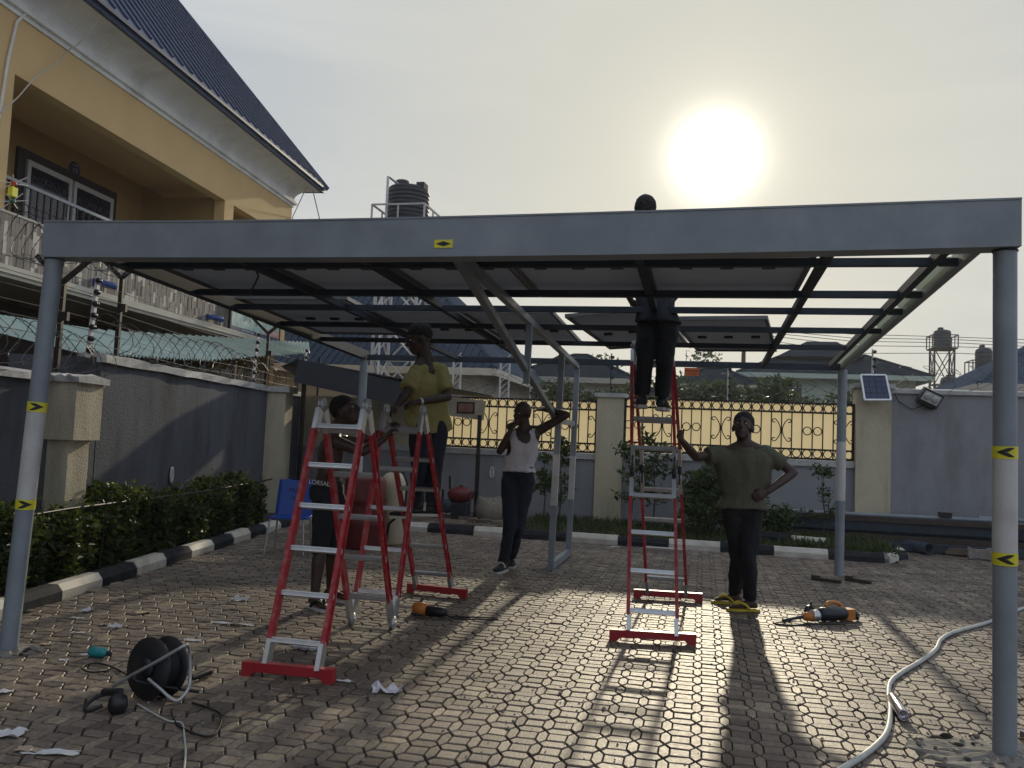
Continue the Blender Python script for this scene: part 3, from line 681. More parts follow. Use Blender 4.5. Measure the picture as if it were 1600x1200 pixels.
def grille(x0, x1, z0, z1, label, nb, phase):
    t = thing('iron_grille', label, 'grille', V((x0+x1)/2, TW+.08, z0), 'iron fence grilles backed with yellow sheet')
    y = TW+.06; H = z1-z0; ring_h = .155
    for z in (z0+.018, z0+ring_h+.02, z1-ring_h-.02, z1-.018):
        mb = MB(); mb.box((x0, y-.016, z-.016), (x1, y+.016, z+.016)); put('rail', mb, M['black_iron'], t)
    for x in (x0+.02, x1-.02):
        mb = MB(); mb.box((x-.022, y-.018, z0), (x+.022, y+.018, z1)); put('end_post', mb, M['black_iron'], t)
    st = (x1-x0)/nb; kb = kr = None
    for i in range(1, nb):
        x = x0+st*i
        if kb is None:
            mb = MB(); mb.box((x-.010, y-.010, z0+.03), (x+.010, y+.010, z1-.03)); kb = put('bar', mb, M['black_iron'], t); bx = x
        else: again(kb, V(x-bx, 0, 0), t)
    def ring(c):
        nonlocal kr, kc
        if kr is None:
            pts = [c+V(math.cos(a)*.068, 0, math.sin(a)*.068) for a in np.linspace(0, 2*math.pi, 17)[:-1]]
            mb = MB(); mb.tube(pts, .0095, 5, closed=True); kr = put('ring', mb, M['black_iron'], t); kc = c
        else: again(kr, c-kc, t)
    kc = None
    for i in range(nb):
        x = x0+st*(i+.5)
        ring(V(x, y-.012, z0+.018+.016+.068)); ring(V(x, y-.012, z1-.018-.016-.068))
    zm = (z0+z1)/2
    ks = None
    for i in range(nb):
        q = (i+phase) % 6; x = x0+st*(i+.5)
        if q in (0, 1): ring(V(x, y-.012, zm))
        if q in (3, 4):
            s = 1 if q == 3 else -1
            xb = x+s*(st*.5-.016)
            arc = [V(xb-s*.080*f*f, y-.012, zm+.185*f) for f in np.linspace(-1, 1, 21)]
            def curl(sg):
                e = arc[-1] if sg > 0 else arc[0]; r0 = .040*V(s*.74, 0, sg*.67); c0 = e-r0; o_ = []
                for ph in np.linspace(0.3, 4.9, 12):
                    g = ph*s*sg; k_ = 1-.1*ph
                    o_.append(c0+k_*V(r0[0]*math.cos(g)-r0[2]*math.sin(g), 0, r0[0]*math.sin(g)+r0[2]*math.cos(g)))
                return o_
            pts = curl(-1)[::-1]+arc+curl(1)
            mb = MB(); mb.tube(pts, .009, 5); put('scroll', mb, M['black_iron'], t)
    mb = MB()
    n = int((z1-z0)/.024)
    for i in range(n):                        # finely ribbed sheet
        za, zb = z0+.02+(z1-z0-.04)*i/n, z0+.02+(z1-z0-.04)*(i+1)/n
        mb.quad(V(x0+.02, y+.045, za), V(x1-.02, y+.045, za), V(x1-.02, y+.049, (za+zb)/2), V(x0+.02, y+.049, (za+zb)/2))
        mb.quad(V(x0+.02, y+.049, (za+zb)/2), V(x1-.02, y+.049, (za+zb)/2), V(x1-.02, y+.045, zb), V(x0+.02, y+.045, zb))
    put('backing_sheet', mb, M['sheet'], t)
grille(-.80, 2.449, 1.31, 2.28, 'dark iron grille with yellow backing to the left of the middle pier', 19, 3)
grille(2.931, 6.879, 1.37, 2.36, 'dark iron grille with yellow backing behind the man in the olive shirt', 23, 0)
coil('razor_wire', 'looped razor wire standing on the right wall beside the water tanks', V(7.3, TW+.1, 2.86), V(13, TW+.1, 2.86), .22, .36)
coil('razor_wire', 'thin razor wire coil running above the right grille', V(3.0, TW+.1, 2.60), V(6.9, TW+.1, 2.62), .20, .34)
coil('razor_wire', 'thin razor wire coil running above the left grille', V(-1.2, TW+.1, 2.50), V(2.4, TW+.1, 2.52), .18, .34)
insul_post(V(2.66, TW+.1, 2.41), .75, V(0, 0, 0), 'dark insulator post on the middle pier cap', 4, 'dark_steel', .016)
insul_post(V(7.16, TW+.1, 2.70), .62, V(0, 0, 0), 'insulator post on the right pier above the small solar panel', 5, 'white_post', .016)
insul_post(V(4.75, TW+.15, 2.36), .62, V(0, 0, 0), 'thin insulator post above the right grille beside the orange tag', 4, 'white_post', .018)
insul_post(V(1.15, TW+.15, 2.28), .66, V(0, 0, 0), 'thin insulator post above the left grille behind the steel frame', 4, 'white_post', .02)

# small solar panel and floodlight on the right wall
def px_plate(name, label, cat, corners, t, thick, mf, mface, parts):
    pass
c = [T(1345, 586, TW-.20), T(1384, 586.5, TW-.20), T(1392, 625, TW-.42), T(1351, 625, TW-.42)]
t = thing('small_solar_panel', 'small framed solar panel tilted against the right cream pier', 'solar panel', (c[0]+c[2])/2)
c = np.array(c); nrm = unit(np.cross(c[1]-c[0], c[3]-c[0])); nrm = nrm if nrm[1] < 0 else -nrm
for a, b in ((0, 1), (1, 2), (2, 3), (3, 0)):
    mb = MB(); mb.bar(c[a], c[b], .03, .035, nrm); put('frame_bar', mb, M['alu'], t)
mb = MB(); mb.poly([c[0], c[1], c[2], c[3]], -nrm*.01); put('glass', mb, M['cells'], t)
M['cell_blue'] = mat('blue_silicon_cell', (0.025, 0.04, 0.10), 0.25, 0, 0.2, 30)
for i in range(4):
    for j in range(4):
        q = lambda u, v: c[0]*(1-u)*(1-v)+c[1]*u*(1-v)+c[2]*u*v+c[3]*(1-u)*v
        u0, u1, v0, v1 = .06+.23*i+(.03 if i > 1 else 0), .06+.23*i+.2+(.03 if i > 1 else 0), .06+.225*j, .06+.225*j+.205
        mb = MB(); mb.poly([q(u0, v0), q(u1, v0), q(u1, v1), q(u0, v1)], nrm*.004); put('cell', mb, M['cell_blue'], t)
mb = MB(); mb.bar((c[0]+c[1])/2, (c[0]+c[1])/2+V(0, .12, .02), .04, .04); mb.bar((c[2]+c[3])/2, (c[2]+c[3])/2+V(0, .30, .05), .04, .04); put('bracket', mb, M['dark_steel'], t)
fc = T(1453, 622, TW-.16)
t = thing('floodlight', 'tilted black floodlight with two pale lenses on the right grey wall', 'floodlight', fc)
fx = unit(RT*.90-UP*.42); fy = unit(RT*.28+UP*.90-FW*.3); fz = unit(np.cross(fx, fy)); fy = np.cross(fz, fx)
if fz[1] > 0: fz = -fz
mb = MB(); mb.obox(fc, fx*.175, fy*.13, fz*.045); put('case', mb, M['black_plastic'], t)
for s in (-1, 1):
    mb = MB(); mb.lathe(fc+fx*s*.073+fy*.015+fz*.045, [(.066, 0), (.062, .012), (.03, .02), (.004, .022)], 14, fz); put('lens', mb, M['lamp_glass'], t)
mb = MB(); mb.obox(fc+fz*.047+fy*.015, fx*.15, fy*.085, fz*.004); put('front_glass', mb, M['lamp_glass'], t)
mb = MB(); mb.obox(fc-fy*.11+V(0, .08, 0), fx*.15, fy*.04, fz*.05); put('bracket', mb, M['black_plastic'], t)
mb = MB(); mb.tube([fc-fy*.12, T(1425, 640, TW-.02), T(1404, 627, TW-.02), T(1398, 615, TW-.02)], .008, 5); put('cable', mb, M['black_rubber'], t)

# ------------------------------------------------------------------ the carport
W_, D_ = 5.95, 6.5
def zr(t): return 2.715-0.0246*t          # underside of the roof bars
cp = thing('carport', 'grey steel carport frame with a deep front fascia and round posts', 'carport', V(W_/2, D_/2, 0))
def post(b, top, r, bands, tapes, sq=False):
    b, top = np.array(b, float), np.array(top, float); d = top-b
    mb = MB()
    if sq: mb.bar(b, top, r*2, r*2, V(0, 1, 0))
    else: mb.tube([b, top], r, 28, hint=V(0, 1, 0))
    p = put('post', mb, M['steel'], cp)
    if not sq:
        mb = MB(); dn = d/np.linalg.norm(d); ring = [top-dn*.004+V(math.cos(a)*(r+.001), math.sin(a)*(r+.001), random.uniform(-.002, .002)) for a in np.linspace(0, 2*math.pi, 41)[:-1]]
        mb.tube(ring, .005, 5, closed=True); put('weld_bead', mb, M['dark_steel'], p)
    at = lambda z: b+d*((z-b[2])/d[2])
    for z0, z1 in bands:
        mb = MB()
        if sq: mb.bar(at(z0), at(z1), r*2+.004, r*2+.004, V(0, 1, 0))
        else: mb.tube([at(z0), at(z1)], r+.002, 28, caps=False, hint=V(0, 1, 0))
        put('white_band', mb, M['white_band'], p)
    for z, sg in tapes:
        mb = MB(); mb.tube([at(z-.032), at(z+.032)], r+.0035, 28, caps=False, hint=V(0, 1, 0)); put('yellow_tape', mb, M['yellow'], p)
        f = unit(V(CAM[0]-b[0], CAM[1]-b[1], 0)); sd_ = V(-f[1], f[0], 0)   # sd_: towards picture right
        mb = MB(); N = 8; rr = r+.0055
        tip, notch, tail = -.66*sg, .18*sg, .74*sg
        for e in (1, -1):
            for k in range(N):
                q = []
                for g in (k/N, (k+1)/N):
                    uo = tip+(tail-tip)*g; ui = tip+(notch-tip)*min(1, g*1.0)
                    # outer edge runs tip -> tail, inner edge tip -> notch -> tail
                    gi = g
                    ui_z = 0 if g < .6 else e*.020*(g-.6)/.4
                    q.append((uo, e*.024*min(1, g*1.5), ui_z))
                P_ = []
                for uo, zo, zi in q:
                    dirv = f*math.cos(uo)+sd_*math.sin(uo)
                    P_.append((at(z+zo)+dirv*rr, at(z+zi)+dirv*rr))
                mb.quad(P_[0][1], P_[1][1], P_[1][0], P_[0][0])
        put('arrow_mark', mb, M['black'], p, fix=False)
    return p
R0 = .056
post(V(0, 0, -.05), V(.125, .0, 2.565), R0, [(.98, 1.55)], [(.948, -1), (1.582, -1)])
post(V(5.87, .09, -.05), V(5.835, .01, 2.58), R0, [(1.035, 1.51)], [(1.003, 1), (1.541, 1)])
post(V(-.36, 6.5, -.05), V(-.36, 6.5, zr(6.5)), R0, [(.95, 1.60)], [])
post(V(6.02, 6.5, -.05), V(6.02, 6.5, zr(6.5)), R0, [(.92, 1.645)], [])
SX = np.linspace(.085, 5.885, 25)
KX = [.085, 1.63, 2.86, 3.97, 4.65, 5.885]
def prof_(x, ks): return float(np.polyval(np.polyfit(KX, ks, 3), x))
ZB = [prof_(x, [2.563, 2.549, 2.549, 2.556, 2.562, 2.585]) for x in SX]; ZT = [prof_(x, [2.80, 2.781, 2.781, 2.797, 2.808, 2.83]) for x in SX]
mb = MB(); mb.loft([[V(x, -.075, b_), V(x, .075, b_), V(x, .075, t_), V(x, -.075, t_)] for x, b_, t_ in zip(SX, ZB, ZT)], sm=False); fa = put('fascia', mb, M['steel'], cp)
mb = MB(); mb.loft([[V(x, -.080, t_-.006), V(x, .080, t_-.006), V(x, .080, t_+.004), V(x, -.080, t_+.004)] for x, t_ in zip(SX, ZT)], sm=False); put('top_flange', mb, M['steel'], fa)
c = T(693, 381, -.076)
mb = MB(); mb.box((c[0]-.056, -.079, c[2]-.024), (c[0]+.056, -.0752, c[2]+.024)); st = put('yellow_sticker', mb, M['yellow'], fa)
# black diamond on the sticker: a third-level leaf would be too deep, so it is a sibling print
mb = MB(); mb.poly([V(c[0]-.047, -.0795, c[2]), V(c[0], -.0795, c[2]-.015), V(c[0]+.047, -.0795, c[2]), V(c[0], -.0795, c[2]+.015)], (0, -.001, 0)); put('diamond_mark', mb, M['black'], fa)
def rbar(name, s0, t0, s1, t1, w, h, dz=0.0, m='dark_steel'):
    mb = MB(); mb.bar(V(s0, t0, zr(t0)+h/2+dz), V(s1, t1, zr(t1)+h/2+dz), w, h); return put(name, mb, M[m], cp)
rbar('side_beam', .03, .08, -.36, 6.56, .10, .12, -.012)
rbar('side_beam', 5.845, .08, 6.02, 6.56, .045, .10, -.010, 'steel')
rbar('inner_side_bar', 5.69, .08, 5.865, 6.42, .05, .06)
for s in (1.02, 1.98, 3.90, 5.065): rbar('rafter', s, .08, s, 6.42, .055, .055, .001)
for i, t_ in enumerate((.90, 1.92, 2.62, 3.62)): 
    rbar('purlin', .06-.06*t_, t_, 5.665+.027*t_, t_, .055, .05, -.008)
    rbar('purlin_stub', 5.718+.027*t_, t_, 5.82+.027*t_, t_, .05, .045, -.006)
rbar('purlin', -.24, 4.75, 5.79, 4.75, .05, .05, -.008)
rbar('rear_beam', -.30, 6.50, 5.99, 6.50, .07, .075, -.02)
for seg in [(.12, .87), (.94, 1.89), (1.96, 2.59), (2.66, 3.59), (3.66, 4.72), (4.79, 6.4)]:
    g0, g1 = .027*seg[0], .027*seg[1]
    mb = MB(); mb.poly([V(5.722+g0, seg[0], zr(seg[0])+.055), V(5.818+g0, seg[0], zr(seg[0])+.055), V(5.818+g1, seg[1], zr(seg[1])+.055), V(5.722+g1, seg[1], zr(seg[1])+.055)], (0, 0, .006))
    put('edge_strip', mb, M['pale_strip'], cp)
# inner bent of square tube: sloped rafter, two posts joined at the foot, a long knee brace
mb = MB(); mb.bar(V(2.78, .1, zr(.1)-.03), V(2.68, 6.5, zr(6.5)-.045), .055, .06); put('main_rafter', mb, M['steel'], cp)
def sqpost(b, top, bands):
    post(b, top, .034, bands, [], True)
nb, ntp = G(860, 893), T(872, 545, G(860, 893)[1])
fb, ftp = G(887, 868), T(903, 572, 6.5)
fb = V(2.66, 6.45, 0)
sqpost(V(nb[0], nb[1], -.05), V(2.70, nb[1]+.02, zr(5)-.06), [(.76, 1.35)])
sqpost(V(fb[0], fb[1], -.05), V(2.68, 6.48, zr(6.5)-.075), [(.75, 1.32)])
mb = MB(); mb.bar(V(nb[0], nb[1]+.03, .06), V(fb[0], fb[1]-.03, .06), .06, .08); put('foot_rail', mb, M['steel'], cp)
jz = T(870, 657, nb[1])[2]
mb = MB(); mb.bar(V(nb[0]+.02, nb[1]+.03, jz), V(fb[0], fb[1]-.03, jz+.0), .055, .06); put('tie_rail', mb, M['steel'], cp)
mb = MB(); mb.bar(V(2.77, .35, zr(.35)-.04), V(nb[0]+.01, nb[1], jz), .055, .055, V(1, 0, 0)); put('knee_brace', mb, M['steel'], cp)
sp = T(829, 575, 3.6)
mb = MB(); mb.bar(V(2.74, 2.95, zr(2.95)-.02), V(2.73, 2.95, 2.02), .055, .055, V(0, 1, 0)); put('strut', mb, M['steel'], cp)
# black cable loop hanging under the roof
q = [T(401, 425, .9), T(404, 431, .9), T(399, 442, .95), T(394, 452, 1.0), T(393, 460, 1.05)]
mb = MB(); mb.tube(q, .007, 5); put('hanging_cable', mb, M['black_rubber'], cp)

# solar panels lying on the frame
def solar_panel(c4, label, dz=.075):
    c4 = [np.array(p, float) for p in c4]
    n_ = unit(np.cross(c4[1]-c4[0], c4[3]-c4[0])); n_ = n_ if n_[2] > 0 else -n_
    t = thing('solar_panel', label, 'solar panel', sum(c4)/4, 'large solar panels laid on the carport frame')
    for a, b in ((0, 1), (1, 2), (2, 3), (3, 0)):
        w = unit(np.cross(n_, c4[b]-c4[a]))
        mb = MB(); mb.bar(c4[a]+w*.016+n_*.018, c4[b]+w*.016+n_*.018, .032, .036, n_); put('frame_bar', mb, M['anodised'], t)
    cc = sum(c4)/4; inn = [p+(cc-p)*.03 for p in c4]
    mb = MB(); mb.poly([p+n_*.022 for p in inn], n_*.004); put('backsheet', mb, M['backsheet'], t)
    mb = MB(); mb.poly([p+n_*.027 for p in inn], n_*.004); put('glass', mb, M['bifacial'], t)
    e = unit(c4[3]-c4[0]); s_ = unit(c4[1]-c4[0])
    for k in (-1, 0, 1):
        mb = MB(); mb.obox(cc+s_*k*.28+e*.05+n_*.010, s_*.045, e*.03, n_*.011); put('junction_box', mb, M['black_plastic'], t)
def rp(s, t, dz=.07): return V(s, t, zr(t)+dz)
edges = [.045, 1.03, 1.99, 2.94, 3.91, 5.03]
names = ['leftmost large panel of the front roof row, beside the left beam', 'front row solar panel second from the left beam', 'front row solar panel above the man in the yellow polo',
         'front row solar panel just right of the knee brace', 'front row solar panel at the edge of the open right bay']
for i in range(5):
    solar_panel([rp(edges[i]+.004+.05*(i == 0), .10), rp(edges[i+1]-.004, .10), rp(edges[i+1]-.004, 2.36), rp(edges[i]+.004-.08*(i == 0), 2.36)], names[i])
for i, lab in ((0, 'second row solar panel at the left beam, near the green billboard'), (1, 'second row solar panel behind the head of the man in the yellow polo'), (2, 'second row solar panel crossed by the inner steel posts')):
    t0_ = 2.50 if i == 0 else 3.12
    solar_panel([rp(edges[i]+.012-.10*(i == 0), t0_), rp(edges[i+1]-.02+.09*(i == 0), t0_), rp(edges[i+1]-.02, t0_+2.2), rp(edges[i]+.012-.24*(i == 0), t0_+2.2)], lab)
solar_panel([rp(2.99, 3.42, .08), rp(3.93, 3.20, .14), rp(4.14, 5.40, .11), rp(3.20, 5.62, .07)], 'skewed loose solar panel behind the legs of the man on the tall ladder')
solar_panel([rp(4.00, 3.55, .09), rp(4.90, 3.45, .09), rp(5.16, 5.62, .08), rp(4.24, 5.72, .08)], 'loose second row solar panel above the orange tag, next to the open bay')
# orange tag hanging from the loose panel
tp = T(1081, 581, 5.7)
t = thing('orange_tag', 'small orange tag with brown print hanging under the loose panel', 'tag', tp)
mb = MB(); mb.obox(tp, V(.088, 0, 0), V(0, .002, 0), V(0, 0, .048)); put('card', mb, M['tag_orange'], t)
for s in (-1, 1):
    mb = MB(); mb.bar(tp+V(s*.075, 0, .045), tp+V(s*.068, 0, .075), .014, .003); put('tab', mb, M['tag_orange'], t)
    mb = MB(); mb.tube([tp+V(s*.07, 0, .07), V(tp[0]+s*.07, 5.62, zr(5.6)+.08)], .003, 4); put('string', mb, M['black_rubber'], t)
text('Zamaniatea', .034, tp+V(0, -.004, .012), V(1, 0, 0), V(0, 0, 1), M['text_brown'], t, ext=.0005)
text('in cornea?'.replace('?', ''), .026, tp+V(0, -.004, -.02), V(1, 0, 0), V(0, 0, 1), M['text_brown'], t, ext=.0005)

# ------------------------------------------------------------------ folding ladders
def ladder(name, label, secs, bars, rung_n, hinge_pts, group='red folding multi-section ladders', sleeves=None):
    t = thing(name, label, 'ladder', sum(np.array(s[0], float) for s in secs)/len(secs), group)
    for (a, b, w0, w1, n, s0, s1) in secs:
        a, b = np.array(a, float), np.array(b, float); L = np.linalg.norm(b-a); d = (b-a)/L
        nrm = np.cross(d, V(1, 0, 0)); nrm = nrm if nrm[1] < 0 else -nrm
        at = lambda f, s: a+(b-a)*f+V(s*(w0+(w1-w0)*f)/2, 0, 0)
        for s in (-1, 1):
            mb = MB(); f0, f1 = s0/L, 1-s1/L
            # channel rail: web with two lips
            p, q = at(f0, s), at(f1, s)
            mb.bar(p, q, .012, .066, nrm); 
            for e in (-1, 1): mb.bar(p+nrm*e*.030+V(s*.0125, 0, 0), q+nrm*e*.030+V(s*.0125, 0, 0), .014, .008, nrm)
            put('rail', mb, M['red'], t)
            for f, g in ((0, f0), (f1, 1)):
                if abs(g-f) > .01:
                    mb = MB(); mb.bar(at(f, s), at(g, s), .030, .072, nrm); put('metal_sleeve', mb, M['alu'], t)
        k = None
        for i in range(n):
            f = (i+.55)/n
            mb = MB(); p, q = at(f, -1), at(f, 1)
            mb.bar(p, q, .032, .030, nrm)
            for e in (-1, 0, 1): mb.bar(p+nrm*(.016)+V(0, 0, e*.009), q+nrm*(.016)+V(0, 0, e*.009), .005, .004, nrm)
            r = put('rung', mb, M['alu'], t)
            for s, pp in ((-1, p), (1, q)):
                e = pp+V(s*.0085, 0, 0)
                mb = MB(); mb.tube([e+d*.020*math.cos(g)+nrm*.016*math.sin(g) for g in np.linspace(0, 2*math.pi, 11)[:-1]], .004, 4, closed=True); put('rung_end', mb, M['alu'], r)
    for c, up in hinge_pts:
        c = np.array(c, float); sgn = 1 if up else -1
        mb = MB()
        mb.lathe(c-V(.016, 0, 0), [(.004, 0), (.052, .001), (.052, .010), (.040, .012), (.040, .022), (.052, .024), (.052, .033), (.004, .034)], 16, (1, 0, 0))
        for e in (-1, 1):
            mb.bar(c+V(e*.006, 0, 0), c+V(e*.006, e*.075, -sgn*.165), .012, .060, V(0, 1, 0))
        mb.lathe(c-V(.030, 0, 0), [(.003, 0), (.014, .001), (.014, .06), (.003, .061)], 8, (1, 0, 0))
        put('hinge', mb, M['alu_dull'], t)
    for a, b in bars:
        a, b = np.array(a, float), np.array(b, float); d = unit(b-a); L = np.linalg.norm(b-a)
        y = V(-d[1], d[0], 0)
        mb = MB(); h = .085; e = .055
        prof = [(0, 0), (e, 0), (e+.03, .03), (L-e-.03, .03), (L-e, 0), (L, 0), (L, h), (0, h)]
        mb.poly([a+d*u-y*.028+V(0, 0, z) for u, z in prof], y*.056)
        put('foot_bar', mb, M['red_bar'], t)
    return t
zt = 1.655
secs = [((1.955, .075, .06), (1.865, .80, zt), .345, .335, 6, .16, .16),
        ((1.865, 1.555, .07), (1.865, .88, zt), .335, .335, 5, .17, .17),
        ((1.865, 1.625, .07), (1.775, 2.30, zt+.02), .335, .345, 5, .17, .17),
        ((1.885, 3.10, .06), (1.775, 2.38, zt+.02), .35, .345, 6, .14, .16)]
hp_ = []
for x0, t_, z in ((1.865, .84, zt+.035), (1.775, 2.34, zt+.055)):
    for s in (-1, 1): hp_.append((V(x0+s*.168, t_, z), True))
for s in (-1, 1): hp_.append((V(1.865+s*.168, 1.59, .045), False))
ladder('folding_ladder', 'red ladder folded into an M shape, standing among the left group', secs, [(G(380, 1054)+V(0, 0, .0), G(522, 1068))], 6, hp_).name
lad1 = bpy.data.objects['folding_ladder']
for p, q in ((G(637, 925), G(729, 935)),):
    d = unit(q-p); y = V(-d[1], d[0], 0); L = np.linalg.norm(q-p); mb = MB()
    mb.poly([p+d*u-y*.028+V(0, 0, z) for u, z in [(0, 0), (.055, 0), (.085, .03), (L-.085, .03), (L-.055, 0), (L, 0), (L, .085), (0, .085)]], y*.056)
    put('foot_bar', mb, M['red_bar'], lad1)
tj, zj = 2.40, 1.24
secs = [((4.005, 1.935, .06), (3.945, tj-.03, zj-.02), .36, .345, 4, .13, .16),
        ((3.945, tj+.03, zj+.10), (3.875, 2.83, 2.33), .345, .335, 4, .16, .12),
        ((4.035, 3.81, .06), (3.965, 3.37, zj-.02), .37, .35, 4, .13, .16),
        ((3.965, 3.33, zj+.10), (3.885, 2.91, 2.33), .35, .335, 4, .16, .12)]
hp_ = []
for s in (-1, 1): hp_ += [(V(3.88+s*.165, 2.87, 2.38), True)]
l2 = ladder('folding_ladder', 'tall red ladder opened as an A, carrying a man through the roof gap', secs,
            [(G(952, 1000), G(1087, 1008)), (G(990, 934), G(1097, 941))], 4, hp_)
for x0, t_ in ((3.945, tj), (3.965, 3.35)):
    for s in (-1, 1):
        c = V(x0+s*.172, t_, zj+.04); mb = MB()
        mb.bar(c-V(0, .02, .13), c+V(0, .02, .13), .016, .05, V(0, 1, 0)); mb.lathe(c-V(.018, 0, 0), [(.004, 0), (.042, .001), (.042, .035), (.004, .036)], 14, (1, 0, 0)); put('middle_hinge', mb, M['black_plastic'], l2)

# ------------------------------------------------------------------ the yellow house
PSI = -.079
HD = V(math.sin(PSI), math.cos(PSI), 0); HN = V(math.cos(PSI), -math.sin(PSI), 0); HP0 = V(-5.93, 5.84, 0)
def hp(a, o, z): return HP0+HD*a+HN*o+V(0, 0, z)
def HPL(x, y, o=0.0):
    q = PL(x, y, HP0+HN*o, HN); return (q-HP0)@HD, q[2]
def hbox(mb, a0, a1, o0, o1, z0, z1, mi=0):
    return mb.obox(hp((a0+a1)/2, (o0+o1)/2, (z0+z1)/2), HD*(a1-a0)/2, HN*(o1-o0)/2, V(0, 0, (z1-z0)/2), mi)
hs = thing('house', 'yellow two-storey house with a tiled balcony and steep dark blue roof', 'house', hp(0, -3, 0))
AE = 10.47
mb = MB()  # house lengthened out of view on the left, to darken the left ground
hbox(mb, -24, AE, -.25, 0, 6.68, 7.75)                 # band above the openings
hbox(mb, -24, -.04, -.25, 0, 3.78, 6.68)               # left pier
hbox(mb, 6.70, 7.14, -.25, 0, 3.78, 6.68)             # pier between openings
hbox(mb, 10.1, AE, -.25, 0, 3.78, 6.68)               # end pier
put('front_wall', mb, M['yellow_wall'], hs)
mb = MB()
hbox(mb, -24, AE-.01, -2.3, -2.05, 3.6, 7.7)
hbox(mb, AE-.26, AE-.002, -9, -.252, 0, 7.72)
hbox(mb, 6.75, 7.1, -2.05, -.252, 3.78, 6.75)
put('inner_wall', mb, mat('shaded_yellow_render', (.40, .26, .10), .85, 0, .06, 2, .3, 60), hs)  # house yellow made darker and browner: the balcony's shade is in the colour
mb = MB(); hbox(mb, -24, AE-.27, -2.04, -.26, 7.0, 7.1); put('balcony_ceiling', mb, M['yellow_wall'], hs)
mb = MB(); hbox(mb, -24, AE-.02, -2.04, -.005, 3.62, 3.80); put('balcony_floor', mb, M['ledge'], hs)
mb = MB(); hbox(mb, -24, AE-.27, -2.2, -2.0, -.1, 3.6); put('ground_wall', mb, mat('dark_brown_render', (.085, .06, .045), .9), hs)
# ledge under the balcony: two steps
mb = MB(); hbox(mb, -24, 10.8, -.1, .06, 3.60, 3.66); hbox(mb, -24, 10.8, -.1, .10, 3.66, 3.78); put('ledge', mb, M['ledge'], hs)
# balcony parapet with narrow upright tile strips
mb = MB(); hbox(mb, -24, 9.95, -.16, .015, 3.78, 4.56); par = put('parapet', mb, M['ledge'], hs)
M['strip'] = None
def strip_mat():
    m = bpy.data.materials.new('strip_tile'); m.use_nodes = True; t = m.node_tree; b = t.nodes['Principled BSDF']; b.inputs['Roughness'].default_value = .5
    g = t.nodes.new('ShaderNodeNewGeometry'); r = t.nodes.new('ShaderNodeValToRGB'); r.color_ramp.interpolation = 'CONSTANT'
    cs = [(0, (.13, .105, .092)), (.22, (.21, .18, .16)), (.42, (.155, .13, .115)), (.60, (.27, .24, .215)), (.74, (.10, .082, .075)), (.83, (.62, .57, .48))]
    while len(r.color_ramp.elements) < len(cs): r.color_ramp.elements.new(.5)
    for e, (p, c) in zip(r.color_ramp.elements, cs): e.position = p; e.color = (*c, 1)
    t.links.new(g.outputs['Random Per Island'], r.inputs[0])
    n = t.nodes.new('ShaderNodeTexNoise'); n.inputs['Scale'].default_value = 9; n.inputs['Detail'].default_value = 5
    mx = t.nodes.new('ShaderNodeMixRGB'); mx.blend_type = 'MULTIPLY'; mx.inputs['Fac'].default_value = .5
    mx.inputs['Fac'].default_value = .3; t.links.new(r.outputs[0], mx.inputs['Color1']); t.links.new(n.outputs['Fac'], mx.inputs['Color2'])
    t.links.new(mx.outputs[0], b.inputs['Base Color']); return m
mb = MB(); a = -3.0
while a < 7.2:
    z = 3.785; zz = [3.785]
    z += random.choice((.08, .14, .20, .25))
    while z < 4.52: zz.append(z); z += random.choice((.22, .26, .30))
    zz.append(4.555)
    for z0, z1 in zip(zz[:-1], zz[1:]):
        hbox(mb, a+.002, a+.076, .0155, .024+random.uniform(0, .005), z0+.002, z1-.002)
    a += .078
put('tile_strip', mb, strip_mat(), par, kind='stuff')
mb = MB(); hbox(mb, -24, 9.95, -.17, .03, 4.565, 4.60); put('parapet_cap', mb, M['ledge'], par)
# railing
mb = MB(); hbox(mb, -24, 7.0, -.08, -.02, 5.09, 5.14); rl = put('hand_rail', mb, M['steel'], hs)
kb = kr = None; a = -2.0; i = 0
while a < 6.6:
    c = hp(a, -.05, 0)
    if kb is None:
        mb = MB(); mb.box(c+V(-.012, -.012, 4.60), c+V(.012, .012, 5.09)); kb = put('baluster', mb, M['black_iron'], hs); kbc = c
    else: again(kb, c-kbc, hs)
    c2 = hp(a+.08, -.05, 4.76)
    if kr is None:
        mb = MB(); mb.tube([c2+HD*.062*math.cos(g)+V(0, 0, .062*math.sin(g)) for g in np.linspace(0, 2*math.pi, 15)[:-1]], .009, 5, closed=True); kr = put('rail_ring', mb, M['black_iron'], hs); krc = c2
    else: again(kr, c2-krc, hs)
    a += .16; i += 1
# sliding door behind the railing
dr = MB(); hbox(dr, 2.62, 5.66, -2.05, -1.985, 3.8, 6.52); dr = put('balcony_door', dr, M['brown_frame'], hs)
for a0, a1 in ((2.82, 4.10), (4.16, 5.48)):
    mb = MB()
    for (p0, p1, z0, z1) in ((a0, a1, 6.24, 6.34), (a0, a1, 3.82, 3.92), (a0, a0+.09, 3.92, 6.24), (a1-.09, a1, 3.92, 6.24)): hbox(mb, p0, p1, -1.984, -1.93, z0, z1)
    put('door_frame', mb, M['white_frame'], dr)
    mb = MB(); hbox(mb, a0+.09, a1-.09, -1.975, -1.95, 3.92, 6.24); pn = put('door_pane', mb, M['glass_dark'], dr)
    mb = MB(); hbox(mb, a0+.10, a1-.10, -1.948, -1.94, 3.93, 5.55); put('lower_panel', mb, mat('violet_grey_panel', (.22, .20, .23), .6), dr)
text('ALUMINIUM', .20, hp(3.50, -1.945, 6.02), -HD*-1, V(0, 0, 1), M['text_faint'], dr, ext=.001)
text('ALUMINIUM', .20, hp(4.84, -1.945, 5.98), HD, V(0, 0, 1), M['text_faint'], dr, ext=.001)
